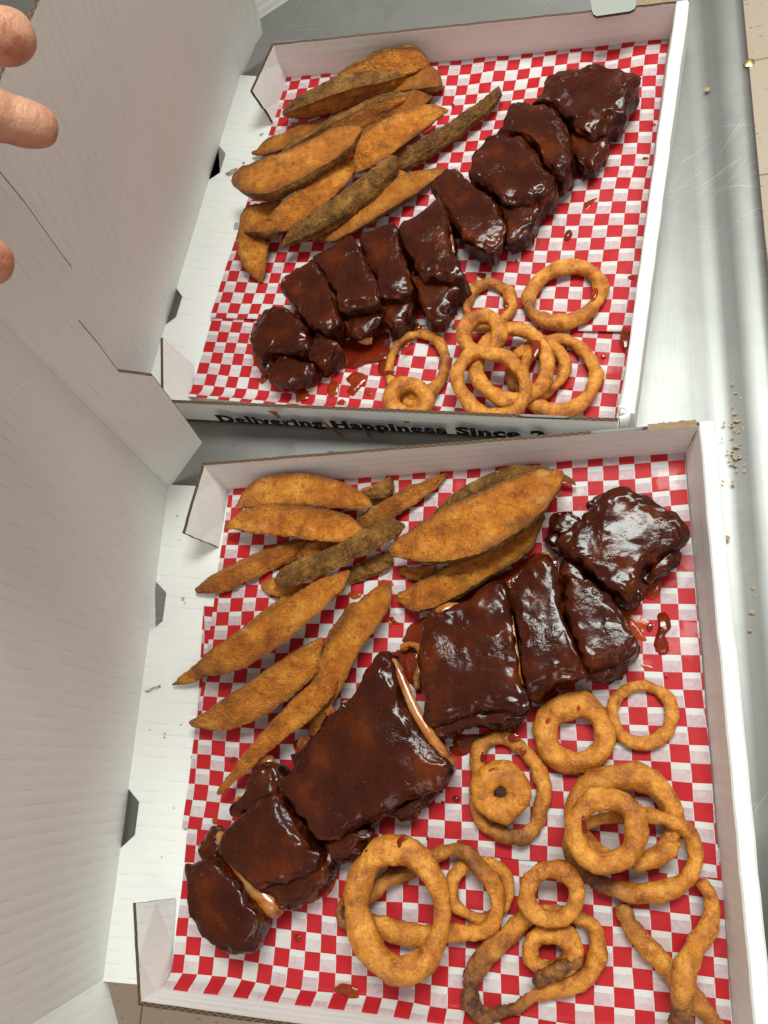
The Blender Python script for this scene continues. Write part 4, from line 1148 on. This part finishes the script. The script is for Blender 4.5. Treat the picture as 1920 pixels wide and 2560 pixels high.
fat.data.materials[0] = M['bone']; fat['category'] = 'meat scrap'; fat['group'] = 'loose scraps of rib meat'

# ------------------------------------------------------------------ sauce
def puddle(fr, pts, label, m='puddle', h=.0012, z=0.0, name='sauce_puddle', cat='sauce'):
    n = 56
    S = catmull([(x, y, 0) for x, y in pts], n, True)
    out = [un(*px(fr, x, y), ZF + z) for x, y, _ in S]
    c = sum(out, Vector((0, 0, 0))) / n
    out = [o_ + (o_ - c) * .10 * noise.noise(o_ * 420) for o_ in out]
    vs = []; fs = []; rows = 7
    for i in range(rows + 1):
        t = i / rows
        r_ = math.sin(math.pi / 2 * t)
        for k in range(n):
            o_ = out[k]
            p = c.lerp(o_, r_ if i else .03); p.z = ZF + z - .0006 + h * (1 - r_ ** 4) + .0002 * noise.noise(p * 140)
            vs.append(p)
    for i in range(rows):
        for k in range(n): fs.append((i * n + k, (i + 1) * n + k, (i + 1) * n + (k + 1) % n, i * n + (k + 1) % n))
    fs.append(tuple(range(n)))
    o = link(name, mesh(name, vs, fs), M[m]); recentre(o)
    return tag(o, label, cat, 'spilt barbecue sauce')
def drop(fr, x, y, rx, ry, rot, label, m='drop', h=None, z=0.0):
    pts = []
    for k in range(10):
        a = 2 * math.pi * k / 10; q = 1 + .18 * noise.noise(Vector((math.cos(a) * 1.5, math.sin(a) * 1.5, x * .37)))
        X, Y = rx * q * math.cos(a), ry * q * math.sin(a)
        pts.append((x + X * math.cos(rot) - Y * math.sin(rot), y + X * math.sin(rot) + Y * math.cos(rot)))
    s = min(rx, ry) / FR[fr][2] * .0003
    return puddle(fr, pts, label, m, h or (.0007 if m == 'smear' else max(.0006, s * .22)), z, 'sauce_drop')
# pools under the ribs, back box
puddle('C', [(560, 1190), (700, 1080), (790, 960), (960, 930), (1060, 900), (1080, 1000), (1040, 1090), (930, 1110), (860, 1140), (760, 1150), (680, 1200), (620, 1185)], 'dark red pool of sauce below the sawn bone tip in the back box')
puddle('C', [(1010, 1090), (1060, 1080), (1080, 1130), (1060, 1190), (1010, 1180), (995, 1130)], 'sauce pool touching the tall thin onion ring of the back box')
puddle('C', [(1180, 860), (1240, 830), (1280, 850), (1270, 890), (1200, 895)], 'orange sauce between the fourth and fifth rib of the back row', 'drop')
puddle('C', [(460, 1270), (540, 1290), (545, 1340), (500, 1360), (505, 1430), (440, 1425), (430, 1390), (465, 1350)], 'long orange sauce drip running to the lettered wall', 'drop')
puddle('C', [(235, 1200), (275, 1180), (280, 1210), (250, 1240), (230, 1235)], 'small yellow-brown drip left of the knobbly end rib', 'drop')
drop('C', 705, 1270, 40, 54, .3, 'oval orange drop below the pool in the back box')
puddle('C', [(790, 1210), (850, 1165), (910, 1180), (915, 1225), (860, 1290), (830, 1320), (795, 1290), (820, 1250)], 'irregular orange blotch right of the oval drop', 'drop')
drop('C', 760, 1370, 30, 28, 0, 'round orange drop just above the lettered wall')
drop('C', 935, 1303, 24, 16, .2, 'tiny red drop right of the orange blotch')
drop('C', 845, 1425, 26, 18, 0, 'flat drop on the rim line of the lettered wall')
drop('C', 340, 1225, 50, 26, .3, 'sauce seeping from under the knobbly end rib', 'puddle')
puddle('D', [(668, 225), (720, 185), (790, 200), (860, 215), (855, 265), (780, 275), (720, 255), (680, 250)], 'dark sauce pool under the tall pointed rib', 'puddle')
puddle('D', [(730, 140), (830, 150), (850, 120), (900, 120), (860, 160), (800, 180), (740, 160)], 'sauce edge below the sheen-covered rib', 'puddle')
drop('D', 1003, 140, 22, 32, .5, 'bean-shaped orange drop above the split onion ring')
drop('D', 932, 83, 20, 9, .2, 'small flat yellow drop between two ribs and the split ring')
drop('D', 826, 436, 28, 24, 0, 'dark round drop inside the small thin onion ring', 'puddle')
drop('D', 832, 372, 14, 10, 0, 'tiny red drop near the small thin onion ring')
puddle('D', [(585, 440), (620, 450), (636, 490), (610, 480)], 'thin orange streak right of the tall pointed rib', 'drop')
drop('D', 1405, 115, 16, 14, 0, 'red drop at the top of the split onion ring', z=.002)
drop('D', 1578, 747, 18, 14, 0, 'single red drop right of the large plain onion ring')
puddle('D', [(1120, 650), (1165, 650), (1172, 700), (1140, 760), (1115, 770), (1110, 700)], 'brown sauce streak across an onion ring of the back pile', 'puddle', z=.0262, h=.0009)
drop('D', 944, 417, 20, 20, 0, 'red drop sitting on the small thin onion ring', 'puddle', z=.0118)
drop('D', 195, 860, 36, 18, .1, 'sauce blob on the left arc of the tall thin onion ring', 'puddle', z=.0085)
drop('D', 300, 680, 40, 12, -.8, 'sauce smear on the upper arc of the tall thin onion ring', 'drop', z=.0085)
drop('D', 1615 - 95, 345, 20, 40, .35, 'reddish sauce patch on the inside of the split onion ring', 'drop', z=.0135)
puddle('B', [(1050, 870), (1110, 850), (1160, 840), (1130, 880), (1080, 895)], 'sauce pool at the foot of the largest rib in the back box', 'puddle')
drop('B', 1298, 697, 26, 20, .3, 'brown drop beside the sawn bone of the largest rib', 'puddle')
for (x, y, r, lb) in [(1356, 780, 14, 'lower of two small red drops right of the largest rib'), (1350, 751, 10, 'upper of two small red drops right of the largest rib'), (1326, 861, 17, 'yellow-orange drop below the two small red drops'),
                      (1112, 940, 17, 'red drop below the second rib from the top'), (1076, 932, 10, 'tiny yellow drop left of the red one under the top ribs'), (1112, 982, 15, 'low drop of the little cluster under the top ribs'), (1158, 961, 8, 'smallest drop of the cluster under the top ribs'), (1095, 1006, 9, 'faint drop at the bottom of the cluster under the top ribs')]:
    drop('B', x, y, r, r * .85, 0, lb)
drop('B', 1436, 830, 15, 22, .1, 'oval brown drop near the right wall of the back box')
drop('B', 1535, 766, 32, 14, 0, 'flat dark red drop closest to the right wall of the back box', 'puddle')
puddle('B', [(1128, 1090), (1145, 1050), (1200, 1020), (1248, 1013), (1215, 1045), (1180, 1085), (1150, 1108)], 'comet-shaped orange streak in the open paper of the back box', 'drop')
drop('B', 1037, 1265, 24, 40, .5, 'shiny brown oval drop above the split onion ring', 'puddle', h=.003)
drop('B', 1590, 543, 15, 12, 0, 'pale greasy crumb stain by the right wall of the back box', 'smear')
drop('B', 1443, 1543, 50, 26, .2, 'crumbly brown smear by the right wall of the back box', 'drop')
drop('B', 1436, 1615, 20, 16, .4, 'amber drop under the crumbly smear by the right wall', 'drop')
drop('P', 1563, 845, 13, 27, -.1, 'dark sauce blob on the right wall seam of the back box', 'puddle', z=.004)
puddle('B', [(115, 795), (150, 800), (185, 825), (160, 835)], 'thin orange streak left of the sheen-covered rib', 'drop')
puddle('B', [(330, 865), (370, 880), (400, 860), (420, 900), (390, 935), (350, 910)], 'bright orange sauce behind the sheen-covered rib', 'drop')
# front box
puddle('G', [(870, 200), (900, 165), (960, 148), (1005, 175), (1030, 215), (1000, 260), (985, 320), (920, 320), (860, 300), (830, 340), (780, 400), (785, 350), (800, 300)], 'red sauce pool with a yellow spot above the darkest rib')
drop('G', 955, 272, 30, 26, .3, 'yellow spot of grease in the pool above the darkest rib', 'smear', z=.0012)
puddle('G', [(180, 850), (200, 770), (290, 720), (420, 650), (560, 560), (700, 490), (760, 450), (830, 445), (860, 480), (800, 560), (650, 640), (450, 720), (330, 800), (260, 900), (200, 880)], 'large dark red pool between the wedges and the rib row')
puddle('G', [(370, 1250), (450, 1230), (540, 1225), (600, 1215), (690, 1220), (660, 1250), (540, 1260), (500, 1300), (470, 1330), (410, 1330), (380, 1300)], 'dark sauce pool between the long rack and the thick onion ring')
puddle('G', [(90, 920), (140, 880), (190, 870), (260, 880), (270, 1000), (260, 1060), (200, 1000), (140, 940)], 'sauce pool around the curled strip of fat')
puddle('G', [(1285, 720), (1325, 712), (1345, 770), (1320, 810), (1335, 850), (1330, 890), (1290, 900), (1265, 860), (1280, 800), (1290, 760)], 'S-shaped brown sauce squiggle near the right wall of the front box', h=.003)
drop('G', 1250, 780, 16, 28, .2, 'long brown drop left of the S-shaped squiggle', 'puddle')
puddle('G', [(1150, 720), (1180, 740), (1235, 810), (1245, 845), (1200, 830), (1160, 780)], 'red smear left of the S-shaped squiggle', 'smear')
puddle('G', [(1150, 930), (1230, 920), (1290, 950), (1250, 975), (1180, 975)], 'faint red smear above the slim round onion ring', 'smear')
puddle('G', [(1210, 590), (1290, 570), (1300, 620), (1270, 655), (1225, 640)], 'bright red smear below the darkest rib', 'smear')
drop('G', 1322, 990, 12, 18, 0, 'drop peeking over the slim round onion ring', 'puddle')
drop('G', 1290, 1082, 14, 12, 0, 'drop inside the slim round onion ring', 'puddle')
drop('G', 346, 216, 9, 11, 0, 'lone red drop beside the upward-pointing wedge')
puddle('G', [(110, 730), (140, 722), (160, 750), (185, 760), (150, 768), (125, 750)], 'small red streak left of the rib row', 'drop')
drop('G', 120, 585, 50, 20, .2, 'yellowish grease spot between the two wedge piles', 'smear')
drop('H', 1455, 862, 17, 17, 0, 'upper small dark drop right of the long rack', 'puddle')
drop('H', 1535, 907, 22, 20, .6, 'larger dark drop right of the long rack', 'puddle', h=.0022)
drop('H', 1465, 925, 11, 9, 0, 'tiny red drop under the dark drops right of the long rack')
drop('H', 1386, 1110, 8, 13, 0, 'tiny drop above the looping onion ring')
drop('H', 1555, 1130, 17, 12, 0, 'orange drop above the browned arc of the looping ring')
puddle('H', [(820, 1400), (850, 1340), (880, 1310), (912, 1320), (890, 1380), (850, 1420)], 'bright red smear at the lower end of the wide rib', 'smear')
puddle('H', [(760, 1290), (860, 1250), (905, 1260), (880, 1340), (800, 1400), (720, 1450), (700, 1400)], 'sauce edge under the lower side of the wide rib')
drop('H', 290, 1020, 28, 26, .2, 'jelly-red smear left of the wide rib', 'smear')
drop('H', 240, 1163, 36, 10, .2, 'little red smear above the end rib', 'smear')
drop('H', 1019, 351, 8, 7, 0, 'pinpoint drop left of the long rack')
drop('H', 711, 1630, 18, 21, .3, 'orange drop under the left end of the big oval ring')
drop('H', 705, 625, 18, 26, .3, 'flake of fried crumb left of the rack bones', 'drop')
drop('H', 378, 705, 26, 16, -.6, 'greasy crumb under the slender wedge', 'drop')
puddle('I', [(48, 1370), (100, 1325), (180, 1330), (240, 1370), (255, 1430), (235, 1490), (200, 1495), (160, 1450), (100, 1410), (60, 1400)], 'big amber sauce drop alone near the front wall', 'drop')
drop('I', 343, 240, 40, 28, .5, 'sauce drop on the upper left of the big oval ring', 'puddle', z=.034)
puddle('I', [(570, 190), (570, 140), (600, 100), (650, 95), (650, 115), (615, 150), (600, 200), (582, 215)], 'sauce streak on the top of the big oval ring', 'puddle', z=.0345)
drop('I', 645, 486, 22, 20, .3, 'red drop seen through the big oval ring')
puddle('I', [(420, 110), (450, 75), (500, 68), (500, 95), (460, 110)], 'sauce drop behind the top of the big oval ring', 'puddle')
drop('I', 1090, 148, 24, 18, 0, 'round orange drop on the looping ring\'s browned arc', z=.002)
drop('J', 385, 215, 34, 24, -.3, 'shiny sauce cap on the tall thin ring in the front box', 'puddle', z=.0115)
drop('J', 430, 285, 18, 18, 0, 'sauce drop on the right shoulder of the tall thin ring', 'drop', z=.0105)
drop('J', 222, 315, 14, 26, .2, 'sauce drop on the left arc of the tall thin ring', 'puddle', z=.0105)
drop('J', 275, 385, 30, 12, -.3, 'sauce streak on the small fat ring', 'drop', z=.0275)
drop('J', 560, 125, 20, 10, -.8, 'sauce streak on the thick plain ring', 'drop', z=.018)
drop('J', 718, 62, 10, 14, 0, 'small sauce drop on the thick plain ring', 'drop', z=.0185)
puddle('J', [(737, 620), (755, 640), (762, 700), (758, 715), (738, 700)], 'sauce drip on the inner edge of the crowning onion ring', 'puddle', z=.046)
puddle('J', [(20, 260), (110, 250), (190, 245), (200, 290), (110, 320), (50, 300)], 'dark sauce left of the tall thin ring in the front box')
puddle('E', [(1150, 940), (1230, 925), (1260, 960), (1200, 985)], 'orange grease spot above the steep wedge', 'smear')
for (x, y, r, lb) in [(1535, 470, 11, 'brown crumb on the paper beside the broad wedge of the back box'), (540, 610, 0, '')]:
    if r: drop('A', x, y, r, r, 0, lb, 'drop')
drop('A', 520, 605, 42, 26, .1, 'orange crumbly smear beside the corner tab of the back box', 'drop')
drop('D', 612, 560, 18, 18, 0, 'reddish crumb left of the chunky onion ring', 'drop')
drop('D', 1363, 955, 12, 9, 0, 'pale pink crumb inside the large plain onion ring', 'smear')

puddle('C', [(180, 1060), (250, 1180), (380, 1290), (560, 1270), (640, 1200), (620, 1100), (400, 1000), (230, 980)], 'thin sauce film around the knobbly end rib', 'smear', h=.0005)
puddle('B', [(300, 880), (440, 850), (640, 1000), (700, 1350), (600, 1460), (430, 1440), (260, 1200)], 'thin sauce film around the sheen-covered rib', 'smear', h=.0005)
puddle('G', [(960, 980), (1100, 990), (1230, 900), (1290, 800), (1180, 700), (1130, 700)], 'thin red film right of the reddish rib piece', 'smear', h=.0004)
puddle('H', [(880, 1190), (960, 1240), (1100, 1160), (1240, 1020), (1180, 980), (1000, 1080)], 'thin sauce film along the lower side of the long rack', 'smear', h=.0004)
puddle('H', [(560, 1520), (640, 1480), (800, 1440), (880, 1340), (700, 1400), (560, 1440)], 'thin sauce film between the end rib and the wide rib', 'smear', h=.0004)
# drips over the lettered wall: they belong to the wall's top edge
def wall_drip(pts, label):
    P = bxT['FL']; n = bxT['side']
    vs = [unplane(u, v, P + n * .0056, n) for u, v in pts]
    o = link('sauce_drip', mesh('sauce_drip', vs, [tuple(range(len(vs)))]), M['puddle'], None, False); recentre(o)
    tag(o, label, 'sauce', 'spilt barbecue sauce')
wall_drip([(668, 1027), (690, 1028), (702, 1042), (697, 1045), (682, 1036)], 'short brown drip over the lettered wall above the first word')
wall_drip([(800, 1046), (815, 1058), (850, 1082), (866, 1092), (862, 1097), (838, 1082), (812, 1062)], 'long thin brown drip across the lettering, in front of the second word')
wall_drip([(902, 1064), (925, 1080), (932, 1096), (922, 1094), (912, 1078)], 'short brown drip on the second word of the lettering')

# ------------------------------------------------------------------ the hand at the left edge
def hand():
    depth = .30
    def P(u, v, d=depth): return ray(u, v, d)
    sk = {}
    V = []; E = []; Rr = []
    def add(p, r_, par=None):
        V.append(p); Rr.append(r_); i = len(V) - 1
        if par is not None: E.append((par, i))
        return i
    palm = add(P(-560, 330, .33), .030)
    wrist = add(P(-900, 420, .36), .028, palm)
    add(P(-1300, 520, .40), .030, wrist)
    def finger(pts, k):
        kn = add(pts[0][0], pts[0][1], palm); last = kn
        for p_, r_ in pts[1:]: last = add(p_, r_, last)
    finger([(P(-420, 120, .32), .0115), (P(-240, 40, .285), .0105), (P(-110, 70, .275), .0100), (P(-40, 84, .284), .0110), (P(-18, 88, .285), .0100), (P(6, 90, .287), .0110), (P(38, 92, .290), .0104), (P(60, 100, .295), .0076)], 0)
    finger([(P(-420, 280, .31), .0115), (P(-230, 200, .275), .0105), (P(-90, 265, .275), .0104), (P(0, 290, .284), .0103), (P(22, 297, .285), .0091), (P(50, 305, .288), .0098), (P(104, 319, .292), .0084), (P(136, 328, .297), .0060)], 1)
    finger([(P(-430, 440, .31), .0112), (P(-280, 500, .275), .0102), (P(-150, 590, .275), .0096), (P(-50, 648, .285), .0102), (P(-14, 655, .29), .0096), (P(8, 660, .295), .0068)], 2)
    finger([(P(-450, 560, .32), .0098), (P(-340, 700, .29), .0088), (P(-240, 800, .29), .0082), (P(-170, 860, .30), .0070), (P(-150, 880, .30), .005)], 3)
    finger([(P(-480, 60, .345), .014), (P(-300, -120, .34), .0120), (P(-140, -190, .34), .0108), (P(-60, -200, .345), .0085), (P(-40, -200, .35), .006)], 4)
    me = bpy.data.meshes.new('hand'); me.from_pydata([tuple(v) for v in V], E, []); me.update()
    o = bpy.data.objects.new('hand', me); col.objects.link(o)
    md = o.modifiers.new('skin', 'SKIN'); 
    sv = me.skin_vertices[0].data
    for i, r_ in enumerate(Rr): sv[i].radius = (r_, r_)
    sv[0].use_root = True
    md.use_smooth_shade = True
    sb = o.modifiers.new('sub', 'SUBSURF'); sb.levels = 3; sb.render_levels = 3
    dg = bpy.context.evaluated_depsgraph_get()
    m2 = bpy.data.meshes.new_from_object(o.evaluated_get(dg))
    bpy.data.objects.remove(o)
    for v in m2.vertices:
        v.co += v.normal * (.00035 * fbm(v.co, 90, 3))
    root = empty('person', P(-560, 330, .33))
    tag(root, 'hand reaching in from the left edge, fingertips against the upper lid', 'person')
    link('hand', m2, M['hand'], root)
    # nails on the far side of the fingertips
    def nail(c, tip, side, w_, l_):
        T = (tip - c).normalized(); N_ = (side - T * side.dot(T)).normalized(); X = T.cross(N_)
        vs = []; fs = []; a, b_ = 8, 8
        for i in range(a + 1):
            for j in range(b_ + 1):
                x = (i / a - .5) * 2; y = j / b_
                ww = w_ * (1 if y < .7 else math.sqrt(max(.05, 1 - ((y - .7) / .33) ** 2)))
                vs.append(c + T * (y * l_) + X * (x * ww) + N_ * (.0012 - .0035 * x * x))
        for i in range(a):
            for j in range(b_): q = i * (b_ + 1) + j; fs.append((q, q + 1, q + b_ + 2, q + b_ + 1))
        link('fingernail', mesh('fingernail', vs, fs), M['nail'], root)
    back = R @ Vector((.1, .5, -.9))
    nail(P(60, 290, .302), P(130, 315, .306), back, .005, .011)
hand()

# ------------------------------------------------------------------ render defaults
scn.render.engine = 'CYCLES'
scn.cycles.max_bounces = 8
